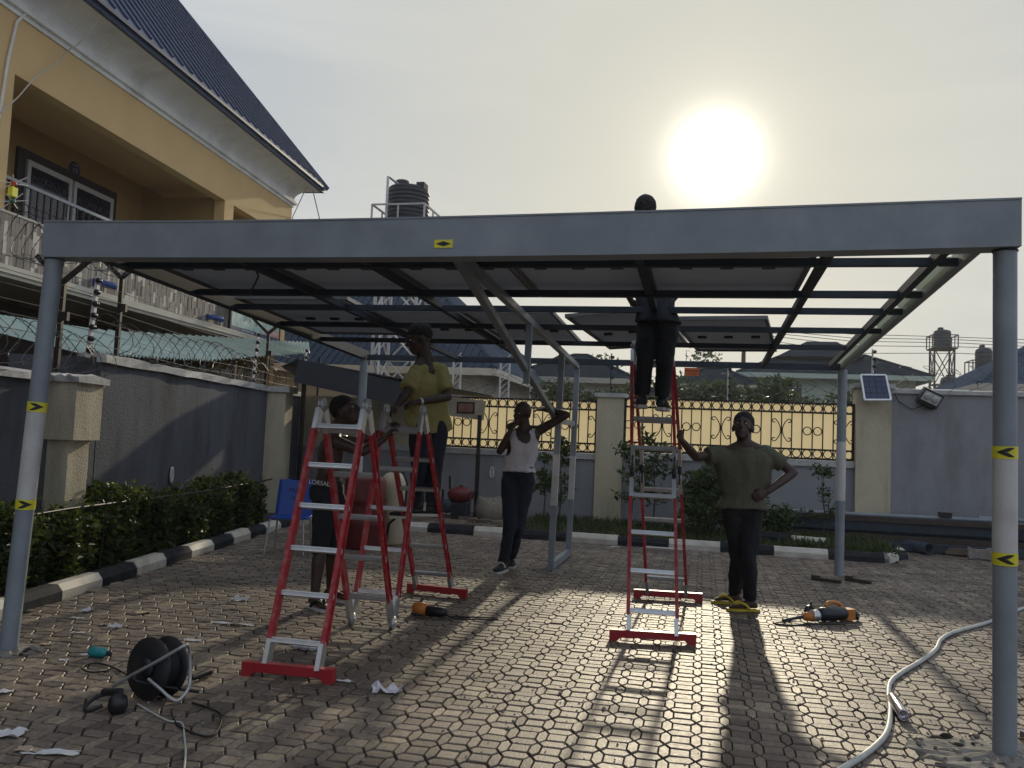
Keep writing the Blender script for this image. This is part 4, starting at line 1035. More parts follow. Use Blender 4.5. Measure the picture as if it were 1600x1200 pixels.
pc = hp(*[HPL(118, 265, -2.0)[0], -2.035, HPL(118, 265, -2.0)[1]])
mb = MB(); mb.lathe(pc, [(.001, 0), (.16, 0), (.16, .02), (.001, .021)], 24, HN); pl = put('number_plate', mb, M['plate_blue'], hs)
text('12', .17, pc+HN*.024+V(0, 0, -.035), HD, V(0, 0, 1), M['text_white'], pl, ext=.001)
text('HOUSE', .05, pc+HN*.024+V(0, 0, .085), HD, V(0, 0, 1), M['text_white'], pl, ext=.001)
# cornice: moulding, curved cove, gutter, roof
mb = MB(); hbox(mb, -24, AE+.10, -.05, .10, 7.64, 7.70); hbox(mb, -24, AE+.06, -.05, .06, 7.70, 7.76); hbox(mb, -24, AE+.03, -.05, .035, 7.56, 7.64); put('moulding', mb, M['cornice'], hs)
prof = [(.055, 7.76)]+[(.055+.60*(1-math.cos(f*math.pi/2)), 7.76+.32*math.sin(f*math.pi/2)) for f in np.linspace(.1, 1, 9)]+[(.67, 8.10), (-.2, 8.12), (-.2, 7.77)]
mb = MB(); ext = lambda o: AE-.05+max(0.0, o)*.60
mb.loft([[hp(-24, o, z) for o, z in prof], [hp(ext(o), o, z) for o, z in prof]], sm=False); put('cove', mb, M['cornice'], hs)
# end cove on the far gable side
mb = MB(); mb.loft([[hp(ext(o), o, z) for o, z in prof[:-2]]+[hp(AE-.05, -.2, 8.12), hp(AE-.05, -.2, 7.77)], [hp(AE-.05+max(0, o)*.6, -8, z) for o, z in prof[:-2]]+[hp(AE-.05, -8, 8.12), hp(AE-.05, -8, 7.77)]], sm=False); put('end_cove', mb, M['cornice'], hs)
mb = MB(); hbox(mb, -24, 10.87, .66, .74, 8.07, 8.20); hbox(mb, 10.79, 10.875, -8, .655, 8.075, 8.195); put('gutter', mb, M['roof_blue'], hs)
EA, EO, EZ, SL = 10.95, .80, 8.20, 1.27
mb = MB()
R_ = 6.0
A_, B_, C_, D_2 = hp(-26, EO, EZ), hp(EA, EO, EZ), hp(EA-R_, EO-R_, EZ+SL*R_), hp(-26, EO-R_, EZ+SL*R_)
mb.add([A_, B_, C_, D_2, A_-V(0, 0, .05), B_-V(0, 0, .05), C_-V(0, 0, .05), D_2-V(0, 0, .05)], [(0, 1, 2, 3), (7, 6, 5, 4), (0, 4, 5, 1)])
F_ = hp(EA, EO-2*R_, EZ)
mb.add([B_, F_, C_], [(0, 1, 2)])
rf = put('roof', mb, M['roof_blue'], hs)
mb = MB(); a = -25.5
nrm = unit(np.cross(HD, -HN+V(0, 0, SL))); nrm = nrm if nrm[2] > 0 else -nrm
while a < EA-.1:
    k = min(R_, EA-a)
    p, q = hp(a, EO-.07, EZ+SL*.07)+nrm*.012, hp(a, EO-k, EZ+SL*k)+nrm*.012
    mb.bar(p, q, .045, .05, nrm); a += .36
put('roof_rib', mb, M['roof_blue'], rf, kind='stuff')
mb = MB(); mb.tube([B_, C_], .07, 8); put('hip_cap', mb, M['roof_blue'], rf)
# cables and pipe on the facade
mb = MB(); q = [(12, 60), (5, 150)]
P1 = hp(*[HPL(30, 20, .05)[0], .03, HPL(30, 20, .05)[1]])
mb.tube([hp(HPL(52, 8, .05)[0], .06, HPL(52, 8, .05)[1]), hp(HPL(28, 34, .05)[0], .03, HPL(28, 34, .05)[1]), hp(HPL(14, 95, .05)[0], .03, HPL(14, 95, .05)[1]), hp(HPL(0, 185, .05)[0], .03, HPL(0, 185, .05)[1])], .022, 6); put('conduit', mb, M['cornice'], hs)
cb = [(152, 34, .6), (122, 70, .35), (104, 80, .2), (92, 96, .15), (52, 124, .12), (30, 150, .1), (0, 178, .1)]
mb = MB(); mb.tube([hp(HPL(x, y, o)[0], o, HPL(x, y, o)[1]) for x, y, o in cb], .012, 5); put('loose_cable', mb, M['ledge'], hs)
mb = MB(); mb.tube([hp(HPL(489, 298, .7)[0], .7, HPL(489, 298, .7)[1]), hp(HPL(500, 345, .7)[0], .7, HPL(500, 345, .7)[1]), hp(HPL(508, 400, .7)[0], .7, HPL(508, 400, .7)[1])], .014, 5); put('drop_cable', mb, M['dark_steel'], hs)
mb = MB(); mb.tube([hp(HPL(480, 290, .5)[0], .5, HPL(480, 290, .5)[1]), hp(AE+.02, .02, 7.3), hp(AE+.02, .02, 4.5)], .014, 5); put('wall_cable', mb, M['ledge'], hs)
for x, y in ((327, 495), (150, 441)):
    a, z = HPL(x, y, .06); c = hp(a, .03, z)
    t = thing('wall_spotlight', 'blue spotlight on the balcony tiles nearer the billboard' if x > 300 else 'blue spotlight on the balcony tiles behind the Y-armed posts', 'spotlight', c)
    mb = MB(); mb.obox(c+HN*.02, HD*.05, HN*.02, V(0, 0, .06)); put('mount', mb, M['lilac'], t)
    mb = MB(); mb.tube([c+HN*.03, c+HN*.09+HD*.05, c+HN*.12+HD*.40], [.045, .06, .065], 10); put('lamp_body', mb, M['lilac'], t)
# billboard fixed to the balcony front
t = thing('billboard', 'pale green printed billboard at the far end of the balcony', 'billboard', hp(8.6, .05, 3.8))
mb = MB(); hbox(mb, 7.22, 9.95, .026, .07, 3.785, 4.76); put('board', mb, M['billboard'], t)
mb = MB(); hbox(mb, 7.23, 9.94, .0702, .074, 3.79, 3.885); put('lower_band', mb, M['navy'], t)
mb = MB(); hbox(mb, 9.1, 9.94, .0702, .075, 3.89, 4.05); put('salmon_band', mb, M['salmon'], t)
text('R', .62, hp(8.10, .078, 4.27), HD, V(0, 0, 1), M['text_grey'], t, ext=.002)
text('T', .50, hp(8.55, .078, 4.17), HD, V(0, 0, 1), M['text_grey'], t, ext=.002)
text('and Home Party', .10, hp(8.1, .078, 3.838), HD, V(0, 0, 1), M['text_white'], t, ext=.001)
text('APARTMENT', .13, hp(9.5, .078, 3.97), HD, V(0, 0, 1), M['text_white'], t, ext=.001)
for a in (7.2, 9.97):
    mb = MB(); hbox(mb, a-.03, a+.03, .02, .085, 3.783, 4.80); put('edge_bar', mb, M['brown_frame'], t)
# little aerial-like toy with a yellow lantern hung on the railing
a, z = HPL(18, 300, .1); c = hp(a, .12, z)
t = thing('hanging_ornament', 'yellow ornament with red and green hubs and white spokes on the railing', 'ornament', c)
for dz, m, k in ((.13, 'red_tip', 0), (-.14, 'green_plastic', 1)):
    mb = MB(); mb.ell(c+V(0, 0, dz), HD*.05, HN*.05, V(0, 0, .035), 10, 6); put('hub', mb, M[m], t)
    for g in range(6):
        an = g*math.pi/3+.3*k; dv = HD*math.cos(an)*.30+HN*math.sin(an)*.12+V(0, 0, .14*math.sin(an+.4))
        mb = MB(); mb.tube([c+V(0, 0, dz), c+V(0, 0, dz)+dv], .008, 5); put('spoke', mb, M['white_frame'], t)
mb = MB(); mb.obox(c, HD*.055, HN*.04, V(0, 0, .07)); put('lantern', mb, M['yellow_plastic'], t)

# ------------------------------------------------------------------ lean-to with pale green sheets behind the left wall
t = thing('lean_to', 'low lean-to roofed with pale green corrugated sheets behind the left wall', 'shed', lw(-1, -2, 0))
lo = [(-6.2, -.9, 2.36), (-2.54, -.85, 2.62), (3.4, -.85, 3.36)]; hi = [(-8.2, -2.3, 2.72), (-3.6, -2.3, 2.95), (8.2, -2.3, 4.12)]
mb = MB(); N = 70; vs = []
def lerp(tab, f):
    g = f*(len(tab)-1); i = min(int(g), len(tab)-2); return np.array(tab[i])*(1-g+i)+np.array(tab[i+1])*(g-i)
for i in range(N*2+1):
    f = i/(2*N); wv = .022 if i % 2 else -.022
    a_, b_ = lerp(lo, f), lerp(hi, f)
    vs += [lw(a_[0], a_[1], a_[2]+wv), lw(b_[0], b_[1], b_[2]+wv)]
mb.add(vs, [(2*i, 2*i+2, 2*i+3, 2*i+1) for i in range(2*N)])
put('roof', mb, M['roof_green'], t)
for i, (a, o_, z) in enumerate([(-5.5, -1.0, 2.35), (-1.0, -1.0, 2.7), (3.0, -1.0, 3.2)]):
    mb = MB(); mb.bar(lw(a, o_, -.1), lw(a, o_, z), .09, .09, LD); put('timber_post', mb, M['wood'], t)
mb = MB(); k = None
for i in range(26):
    a = -4.2+i*.36; h = 2.50+.02*i+random.uniform(-.04, .04)
    m0 = MB(); m0.obox(lw(a, -2.5, h/2-.05), LD*.172, LN*.015, V(0, 0, h/2)); put('plank', m0, M['wood'] if random.random() < .7 else M['tan_board'], t)

# ------------------------------------------------------------------ canopy board, sign box
t = thing('small_canopy', 'dark blue canopy board on thin black posts in the far left corner', 'canopy', T(470, 745, 8.8))
a, b = T(463, 579, 8.7), T(700, 632, 9.6)
mb = MB(); d_ = unit(b-a); mb.bar(a, b, .05, .40, V(0, 0, 1)); put('canopy_board', mb, M['dark_board'], t)
mb = MB(); mb.poly([a+V(0, .02, .18), b+V(.75, .1, .17), V(.55, 10.74, 2.26), V(-3.3, 10.74, 2.42), V(-3.05, 9.2, 2.62)], (0, 0, .02)); put('canopy_sheet', mb, M['dark_board'], t)
for x, t_, z0 in ((470, 8.82, .05), (664, 9.5, .1), (748, 9.62, .1)):
    p = T(x, 690, t_); zt_ = {470: 2.35, 664: 2.0, 748: 1.9}[x]
    mb = MB(); mb.bar(V(p[0], p[1], z0), V(p[0], p[1], zt_), .06, .06, V(0, 1, 0)); put('post', mb, M['black_iron'], t)
a, b = T(690, 631, 9.66), T(757, 640, 9.66)
t = thing('sign_box', 'tan board with a small framed opening beside the yellow polo man', 'sign', (a+b)/2)
mb = MB(); mb.bar(a+V(0, 0, -.02), b+V(0, 0, -.02), .06, .34, V(0, 0, 1)); put('board', mb, M['tan_board'], t)
c = (a*.42+b*.58)+V(0, -.035, -.01)
mb = MB(); mb.box(c+V(-.16, -.012, -.10), c+V(.16, .0, .10)); fr_ = put('opening_frame', mb, M['black_iron'], t)
mb = MB(); mb.box(c+V(-.13, -.016, -.075), c+V(.0, -.0125, .075)); mb.box(c+V(.01, -.016, -.075), c+V(.13, -.0125, .075)); put('pane', mb, mat('brown_pane', (.16, .075, .04), .5), fr_)

# ------------------------------------------------------------------ neighbours beyond the walls
def hip_house(label, lo, hi, zw, ze, zp, ridge, mroof, mwall, over=.5, fascia=None, ribs=0):
    lo, hi = np.array(lo, float), np.array(hi, float); c = (lo+hi)/2
    t = thing('house', label, 'house', V(c[0], c[1], 0))
    mb = MB(); mb.box((lo[0], lo[1], -.1), (hi[0], hi[1], ze-.02)); put('wall', mb, mwall, t)
    e0, e1 = lo-over, hi+over; hy = (e0[1]+e1[1])/2
    rl = ridge/2
    p = [V(e0[0], e0[1], ze), V(e1[0], e0[1], ze), V(e1[0], e1[1], ze), V(e0[0], e1[1], ze), V(c[0]-rl, hy, zp), V(c[0]+rl, hy, zp)]
    mb = MB(); mb.add(p, [(0, 1, 5, 4), (1, 2, 5), (2, 3, 4, 5), (3, 0, 4), (0, 3, 2, 1)]); r = put('roof', mb, mroof, t)
    mb = MB()
    for a_, b_ in ((0, 1), (1, 2), (2, 3), (3, 0)): mb.bar(p[a_]-V(0, 0, .10), p[b_]-V(0, 0, .10), .06, .22)
    put('fascia_board', mb, fascia or M['house_wall'], t)
    mb = MB()
    for a_, b_ in ((4, 5), (0, 4), (1, 5)): mb.tube([p[a_], p[b_]], .09, 6)
    put('ridge_cap', mb, mroof, r)
    if ribs:
        mb = MB(); x = e0[0]+.2
        while x < e1[0]-.1:
            fx = min(1, (x-e0[0])/max(.01, c[0]-rl-e0[0]), (e1[0]-x)/max(.01, e1[0]-c[0]-rl))
            q = V(x, e0[1], ze); s = V(x, e0[1]+(hy-e0[1])*fx, ze+(zp-ze)*fx); mb.bar(q+V(0, 0, .02), s+V(0, 0, .02), .07, .06); x += ribs
        put('roof_rib', mb, mroof, r, kind='stuff')
    return t, p
def win(t, x0, x1, y, z0, z1):
    mb = MB(); mb.box((x0, y-.08, z0), (x1, y-.003, z1)); f = put('window', mb, M['white_frame'], t)
    mb = MB(); mb.box((x0+.08, y-.1, z0+.08), ((x0+x1)/2-.03, y-.081, z1-.08)); mb.box(((x0+x1)/2+.03, y-.1, z0+.08), (x1-.08, y-.081, z1-.08)); put('pane', mb, M['glass_dark'], f)
t, p = hip_house('pale house with a charcoal hipped roof seen between the inner steel posts', (-3.3, 30.5), (1.1, 35.8), 4.1, 4.15, 5.40, .6, M['roof_dark'], M['house_wall'], .55)
win(t, -2.9, -2.0, 30.5, 2.6, 3.7); win(t, -.6, .3, 30.5, 2.6, 3.7)
for x in (-3.0, -2.2): mb = MB(); mb.bar(V(x, 30.2, 0), V(x, 30.2, 4.1), .16, .16, V(0, 1, 0)); put('porch_column', mb, M['house_wall'], t)
t, p = hip_house('mint walled house with a broad two-tier charcoal roof above the right grille', (6.4, 36.5), (13.6, 40.6), 4.6, 5.05, 6.20, 3.6, M['roof_dark'], M['mint_wall'], .6, M['mint_wall'])
mb = MB(); q = [V(7.7, 37.4, 6.0), V(11.6, 37.4, 6.0), V(11.6, 40.9, 6.0), V(7.7, 40.9, 6.0), V(9.2, 39.1, 6.92), V(10.6, 39.1, 6.92)]
mb.add(q, [(0, 1, 5, 4), (1, 2, 5), (2, 3, 4, 5), (3, 0, 4), (0, 3, 2, 1)]); put('upper_roof', mb, M['roof_dark'], t)
win(t, 7.6, 8.8, 36.5, 3.2, 4.5); win(t, 10.8, 12, 36.5, 3.2, 4.5)
t, p = hip_house('house with a ribbed blue grey roof behind the lattice tank tower', (-12.5, 21), (-2.55, 31.5), 3.3, 3.62, 8.0, 2.6, M['roof_slate'], M['house_wall'], .7, M['ledge'], ribs=.26)
win(t, -4.4, -3.2, 21, 1.9, 3.0)
t, p = hip_house('dark hipped roof house low behind the right-hand tank towers', (18.5, 44), (26, 52), 4.2, 4.75, 7.0, 1.2, M['roof_dark'], M['house_wall'], .6)
t, p = hip_house('house at the right edge with a dark roof and pale ridge cap', (13.6, 26), (20, 34), 3.6, 3.95, 6.0, 1.0, M['roof_slate'], M['house_wall'], .6)
t, p = hip_house('dark gabled house between the orange tag and the thin masts', (3.4, 33), (6.2, 37), 3.9, 4.2, 5.1, .8, M['roof_dark'], M['house_wall'], .5)
t, p = hip_house('small dark roofed house beside the blue grey roof', (-3.1, 33), (-1.7, 39), 3.9, 4.25, 5.6, .3, M['roof_dark'], M['house_wall'], .6)

def tank_tower(label, c, z0, zt, hw, rad, ht, m_leg, rail=.55, levels=2, pipe=False, leg=.06, mr=None):
    c = np.array(c, float)
    t = thing('water_tower', label, 'water tower', V(c[0], c[1], 0))
    k = None
    for sx in (-1, 1):
        for sy in (-1, 1):
            p = V(c[0]+sx*hw, c[1]+sy*hw, -.1); mb = MB(); mb.bar(p, V(p[0], p[1], zt), leg, leg, V(0, 1, 0)); put('leg', mb, m_leg, t)
    hgt = (zt-z0)/levels
    for l in range(levels):
        za, zb = z0+l*hgt, z0+(l+1)*hgt
        mb = MB()
        for (a, b) in (((-1, -1), (1, -1)), ((1, -1), (1, 1)), ((1, 1), (-1, 1)), ((-1, 1), (-1, -1))):
            pa, pb = V(c[0]+a[0]*hw, c[1]+a[1]*hw, 0), V(c[0]+b[0]*hw, c[1]+b[1]*hw, 0)
            mb.bar(pa+V(0, 0, za), pb+V(0, 0, zb), leg*.55, leg*.55); mb.bar(pb+V(0, 0, za), pa+V(0, 0, zb), leg*.55, leg*.55); mb.bar(pa+V(0, 0, zb), pb+V(0, 0, zb), leg*.8, leg*.8)
        put('lattice', mb, m_leg, t)
    pw = hw*1.28
    mb = MB(); mb.box((c[0]-pw, c[1]-pw, zt), (c[0]+pw, c[1]+pw, zt+.08)); put('platform', mb, m_leg, t)
    if rail:
        mb = MB(); q = [V(c[0]+sx*pw, c[1]+sy*pw, zt+.08) for sx, sy in ((-1, -1), (1, -1), (1, 1), (-1, 1))]
        for i in range(4):
            mb.bar(q[i], q[i]+V(0, 0, rail), leg*.6, leg*.6, V(0, 1, 0)); mb.bar(q[i]+V(0, 0, rail), q[(i+1) % 4]+V(0, 0, rail), leg*.6, leg*.6)
            mb.bar((q[i]+q[(i+1) % 4])/2, (q[i]+q[(i+1) % 4])/2+V(0, 0, rail), leg*.5, leg*.5, V(0, 1, 0))
        put('guard_rail', mb, mr or m_leg, t)
    tk = thing('water_tank', TANKLABEL, 'water tank', V(c[0], c[1], zt+.08))
    prof = [(.01, 0), (rad*.97, 0)]; n = 9
    for i in range(n):
        z = ht*.85*(i+.5)/n
        prof += [(rad, z-ht*.85*.36/n), (rad, z+ht*.85*.1/n), (rad*.955, z+ht*.85*.3/n), (rad*.955, z+ht*.85*.45/n)]
    prof += [(rad*.97, ht*.87), (rad*.88, ht*.92), (rad*.5, ht*.97), (.01, ht*.98)]
    mb = MB(); mb.lathe(V(c[0], c[1], zt+.08), prof, 28); put('body', mb, M['tank'], tk)
    mb = MB(); mb.lathe(V(c[0]-rad*.25, c[1]-rad*.2, zt+.08+ht*.93), [(.01, 0), (rad*.34, 0), (rad*.34, ht*.12), (rad*.28, ht*.15), (.01, ht*.15)], 16); put('lid', mb, M['tank'], tk)
    if pipe:
        mb = MB(); mb.box(V(c[0]+rad*.55, c[1]-rad*.5, zt+.08+ht*.86), V(c[0]+rad*.92, c[1]+rad*.1, zt+.08+ht*1.0)); put('shoulder_block', mb, M['tank'], tk)
        x0 = c[0]-rad*.62; y0 = c[1]-rad*1.1; mb = MB(); mb.tube([V(x0, y0, 0), V(x0, y0, zt+.08+ht*1.05), V(x0+.25, y0+.4, zt+ht*.98)], .04, 6); put('filler_pipe', mb, M['white_post'], t)
    return t
TANKLABEL = 'large ribbed black water tank standing high above the fascia on the left'
tank_tower('pale steel lattice tower carrying the large tank left of the polo man', T(636, 345, 18.4)[:2], 1.2, T(640, 361, 18.4)[2], .61, .62, 1.27, M['white_post'], .50, 5, True, .075)
TANKLABEL = 'black water tank on top of the open lattice tower at the right'
tank_tower('dark open lattice tower with guard rail at the right skyline', (20.05, 58), 4.0, 8.82, .62, .55, 1.32, M['rust'], .85, 2, False, .10)
tk = thing('water_tank', 'squat black water tank low between the legs of the right lattice tower', 'water tank', V(20.05, 57, 5.9))
mb = MB(); mb.lathe(V(20.05, 56.2, 5.6), [(.01, 0), (.55, 0), (.56, .25), (.54, .35), (.56, .5), (.54, .6), (.56, .85), (.5, 1.15), (.25, 1.25), (.01, 1.27)], 20); put('body', mb, M['tank'], tk)
mb = MB(); mb.lathe(V(20.05, 56.2, 6.84), [(.01, 0), (.2, 0), (.2, .12), (.01, .13)], 12); put('lid', mb, M['tank'], tk)
mb = MB(); mb.box((19.4, 55.6, 5.4), (20.7, 56.8, 5.6)); put('stand', mb, M['rust'], tk)
for sx in (-1, 1):
    for sy in (-1, 1):
        mb = MB(); mb.bar(V(20.05+sx*.55, 56.2+sy*.5, -.1), V(20.05+sx*.55, 56.2+sy*.5, 5.4), .1, .1, V(0, 1, 0)); put('stand_leg', mb, M['rust'], tk)
TANKLABEL = 'black water tank just left of the near right post'
tank_tower('short tank stand half hidden by razor wire just left of the near right post', (20.3, 50), 3.5, 6.45, .62, .46, 1.55, M['rust'], .7, 1, False, .09)

def mast(x, y, zt, t_, label, w=.10):
    p = T(x, y, t_); t = thing('mast', label, 'mast', V(p[0], p[1], 0))
    for s in (-1, 1):
        mb = MB(); mb.bar(V(p[0]+s*w, p[1], -.1), V(p[0]+s*w, p[1], p[2]), .05, .05, V(0, 1, 0)); put('pole', mb, M['white_post'], t)
    mb = MB()
    for i in range(10):
        z = 2.0+(p[2]-2.0)*i/10; mb.bar(V(p[0]-w, p[1], z), V(p[0]+w, p[1], z+.25), .025, .025)
    put('lattice', mb, M['white_post'], t)
    return p
mast(715, 556, 0, 17, 'white lattice mast just right of the polo man')
mast(790, 558, 0, 19, 'white lattice mast left of the small charcoal roof', .13)
p1, p2 = T(732, 485, 26), T(785, 488, 26)
t = thing('roof_frame', 'thin upright frame poking above the purlin left of the steel bent', 'frame', V(p1[0], 26, 0))
for p in (p1, p2): mb = MB(); mb.bar(V(p[0], 26, -.1), p, .08, .08, V(0, 1, 0)); put('upright', mb, M['rust'], t)
mb = MB(); mb.bar(p1-V(0, 0, .05), p2-V(0, 0, .05), .06, .06); put('cross_bar', mb, M['rust'], t)
pp = T(1163, 508, 46)
t = thing('utility_pole', 'wooden utility pole with a tilted crossarm above the loose panel', 'utility pole', V(pp[0], 46, 0))
mb = MB(); mb.tube([V(pp[0], 46, -.1), V(pp[0], 46, pp[2]+.05)], [.16, .11], 8); put('pole', mb, M['bark'], t)
mb = MB(); mb.bar(T(1156, 513, 46), T(1172, 505, 46), .12, .14); put('crossarm', mb, M['bark'], t)
for x, y in ((1157, 510), (1164, 504), (1171, 503)):
    q = T(x, y, 46); mb = MB(); mb.lathe(q-V(0, 0, .05), [(.02, 0), (.08, .03), (.05, .12), (.08, .16), (.02, .22)], 8); put('insulator', mb, M['rust'], t)
LINES = [(512, 536, 545, 548), (509, 530, 541, 542), (520, 548, 556, 557), (516, 541, 550, 553), (526, 560, 566, 569)]
for i, ys in enumerate(LINES):
    P_ = [T(1163, ys[0], 46.0), T(1330, ys[1]-8, 46), T(1500, ys[2]-14, 46), T(1640, ys[3]-10, 46), T(2300, ys[3]+10, 50)]
    t = thing('power_line', ['highest thin overhead wire behind the right water towers', 'second highest overhead wire behind the right water towers', 'middle overhead wire behind the right water towers', 'second lowest overhead wire behind the right water towers', 'lowest overhead wire just above the right rooftops'][[1, 0, 3, 2, 4][i]], 'power line', P_[1], 'overhead wires behind the right water towers')
    mb = MB(); mb.tube(P_, .018, 4, sm=False); put('wire', mb, M['wire'], t)

def bush(label, c, r, n, size, m, cat='bush', trunk=True, group=None, name='bush', clumps=9):
    c = np.array(c, float); t = thing(name, label, cat, V(c[0], c[1], 0), group)
    P = []
    for i in range(clumps):
        q = c+rng.normal(size=3)*np.array(r)*.45; P.append(inball(n//clumps, q, np.array(r)*(.35+.3*rng.random())))
    P = np.concatenate(P); P = P[P[:, 2] > .05]
    leaves('crown', P, size, m, t)
    if trunk:
        for i in range(4):
            q = c+rng.normal(size=3)*np.array(r)*.3
            mb = MB(); mb.tube([V(c[0]+.04*i, c[1], -.05), (V(c[0], c[1], 0)+q)/2+V(0, 0, .1), q], [.03, .02, .008], 6); put('stem', mb, M['bark'], t)
    return t
for i, (x, y, t_, r, lab) in enumerate([(845, 612, 13.2, .75, 'dark bush low behind the left grille next to the small charcoal roof'), (895, 596, 13.8, .85, 'rounded bush directly behind the inner steel posts'),
        (1005, 600, 14.0, .8, 'tree crown behind the middle pier and tall ladder'), (1075, 592, 14.6, .95, 'green crown behind the orange tag'),
        (1150, 600, 14.2, .9, 'hazy bush over the right grille under the loose panel'), (1225, 606, 13.8, .85, 'dense bush over the right grille left of the far right post'), (1300, 612, 13.6, .75, 'bush beside the right pier behind the razor wire')]):
    t_ = t_+8; p = T(x, y+22, t_); bush(lab, p-V(0, 0, .35), (r*1.75, r*1.1, r*.85), 2800, .19, M['far_leaf'], 'bush', True, 'trees and bushes beyond the back wall')
for i, (x, t_, h, r, lab) in enumerate([(700, 24, 3.2, 1.2, 'dusty tree left of the white lattice masts'), (940, 40, 4.2, 1.6, 'far tree right of the charcoal roof'), (1110, 48, 5.0, 2.0, 'far tree in the gap under the loose panel')]):
    p = T(x, 600, t_); bush(lab, V(p[0], p[1], h), (r, r, r*.8), 2200, .28, M['far_leaf'], 'tree', True, 'trees and bushes beyond the back wall', 'tree')

# ------------------------------------------------------------------ hedge and plants inside the yard
def hedge(label, t0, t1, n):
    m_ = (t0+t1)/2; c = V(kx(m_)-.6, m_, 0)
    t = thing('hedge', label, 'hedge', c)
    tt = rng.uniform(t0, t1, n); w = rng.uniform(0, 1, n); h = .60+.10*np.sin(tt*2.3)+.07*np.sin(tt*6.1+1)
    outer = kx(1)-.1785*(tt-1)-.26; 
    x0 = outer; wid = .62
    # leaves gather towards the top and the yard side
    side = rng.random(n) < .45
    x = np.where(side, x0-rng.random(n)**2*.16+.06*np.sin(tt*7)+.05*np.sin(tt*17), x0-wid*w)
    z = np.where(side, .06+(h-.06)*rng.random(n), h-rng.random(n)**2*.22+.05*np.sin(tt*9+x*8))
    leaves('foliage', np.stack([x, tt, z+.03], 1), .075, M['hedge_leaf'], t, 2.0)
    m2 = n//9; t2 = rng.uniform(t0, t1, m2); q2 = rng.random(m2); o2 = kx(1)-.1785*(t2-1)-.27
    leaves('new_shoots', np.stack([o2-.55*q2**1.6, t2, .58+.10*np.sin(t2*2.3)+.07*np.sin(t2*6.1+1)+rng.random(m2)**2*.16+.05*np.sin(t2*9)], 1), .058, leaf_mat('fresh_leaf', (.07, .10, .012), (.16, .19, .03)), t, 2.6, .8)
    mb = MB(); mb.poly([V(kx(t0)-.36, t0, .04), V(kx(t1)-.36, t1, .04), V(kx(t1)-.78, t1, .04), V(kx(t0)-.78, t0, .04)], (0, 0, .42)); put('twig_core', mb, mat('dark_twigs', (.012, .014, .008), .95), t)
    for k in range(26):
        tq = random.uniform(t0, t1); b_ = V(kx(tq)-random.uniform(.25, .8), tq, .05)
        mb = MB(); mb.tube([b_, b_+V(random.uniform(-.05, .05), random.uniform(-.05, .05), random.uniform(.5, .82))], [.008, .003], 5); put('stem', mb, M['bark'], t)
hedge('dark clipped hedge between the left wall and the black and white kerb', -2.6, 7.3, 26000)
mb = MB(); mb.tube([V(kx(-2)-.30, -2, .64), V(kx(2)-.30, 2, .70), V(kx(5)-.28, 5, .68), V(kx(7.6)-.28, 7.6, .72)], .013, 6)
o = put('hedge_rail', mb, M['black_iron'], None, 'thin black rail running along the top of the clipped hedge', 'rail')
def sapling(label, x, y0, ytop, t_, n, sz, wob=.12, z0=.1):
    b = T(x, y0, t_); b[2] = z0; tp_ = T(x, ytop, t_)
    t = thing('sapling', label, 'young plant', b, 'young plants by the back wall')
    H = tp_[2]-b[2]; cr = []
    mb = MB(); mb.tube([b, b+V(.02, 0, H*.4), b+V(-.03, .02, H*.75), b+V(.0, 0, H)], [.014, .011, .008, .003], 6); put('stem', mb, M['bark'], t)
    for i in range(14):
        f = random.uniform(.25, 1.0); p = b+V(0, 0, H*f); an = random.uniform(0, 6.28); L = wob*(1.3-f*.7)*random.uniform(.7, 1.3)*2.0
        q = p+V(math.cos(an)*L, math.sin(an)*L, L*.5)
        mb = MB(); mb.tube([p, (p+q)/2+V(0, 0, .02), q], [.006, .004, .002], 5); put('branch', mb, M['bark'], t)
        for k in range(n//14): cr.append(p+(q-p)*random.uniform(.2, 1.05)+rng.normal(size=3)*.035)
    leaves('foliage', np.array(cr), sz, M['bush_leaf'], t, 2.3)
sapling('slim leafy sapling behind the inner steel posts', 849, 800, 715, 9.6, 420, .10, .14)
sapling('leafy sapling right of the inner steel posts against the grey wall', 874, 800, 690, 10.2, 300, .10, .10)
sapling('small bare-stemmed sapling left of the far right post', 1286, 835, 738, 9.8, 260, .085, .13)
sapling('thin sapling whose twig crosses the middle pier', 985, 830, 700, 9.5, 380, .10, .20)
sapling('sapling seen through the rungs of the tall ladder', 1020, 830, 690, 9.9, 420, .11, .18)
cb_ = T(1105, 750, 9.4)
bush('large leafy bush between the tall ladder and the man in the olive shirt', V(cb_[0], 9.4, .72), (.52, .5, .52), 3400, .10, M['bush_leaf'], 'bush', True, None, 'bush', 14)
cb_ = T(1212, 800, 9.2)
bush('low leafy bush behind the man in the olive shirt', V(cb_[0], 9.3, .38), (.38, .35, .32), 1400, .09, M['bush_leaf'], 'bush', True, None, 'bush', 8)

# ------------------------------------------------------------------ things standing and lying about
# blue plastic chair
cc = V(-.62, 5.05, 0)
t = thing('plastic_chair', 'blue plastic chair with thin metal legs beside the hedge', 'chair', cc)
def cpt(x, y, z): 
    a = .25; return cc+V(x*math.cos(a)-y*math.sin(a), x*math.sin(a)+y*math.cos(a), z)
for sx in (-1, 1):
    for sy, bk in ((-1, .03), (1, .05)):
        mb = MB(); mb.tube([cpt(sx*.235, sy*.22+(sy*bk), 0), cpt(sx*.20, sy*.19, .43)], .0125, 8); put('leg', mb, M['chair_leg'], t)
mb = MB(); rg = []
for f in np.linspace(0, 1, 9):
    y = -.24+.46*f; dip = -.02*math.sin(f*math.pi)
    rg.append([cpt(x, y, .45+dip-.012*math.cos(x*6)+(0 if k < 7 else -.02)) for k, x in list(enumerate(np.linspace(-.235, .235, 7)))+[(7, .235), (8, 0), (9, -.235)]])
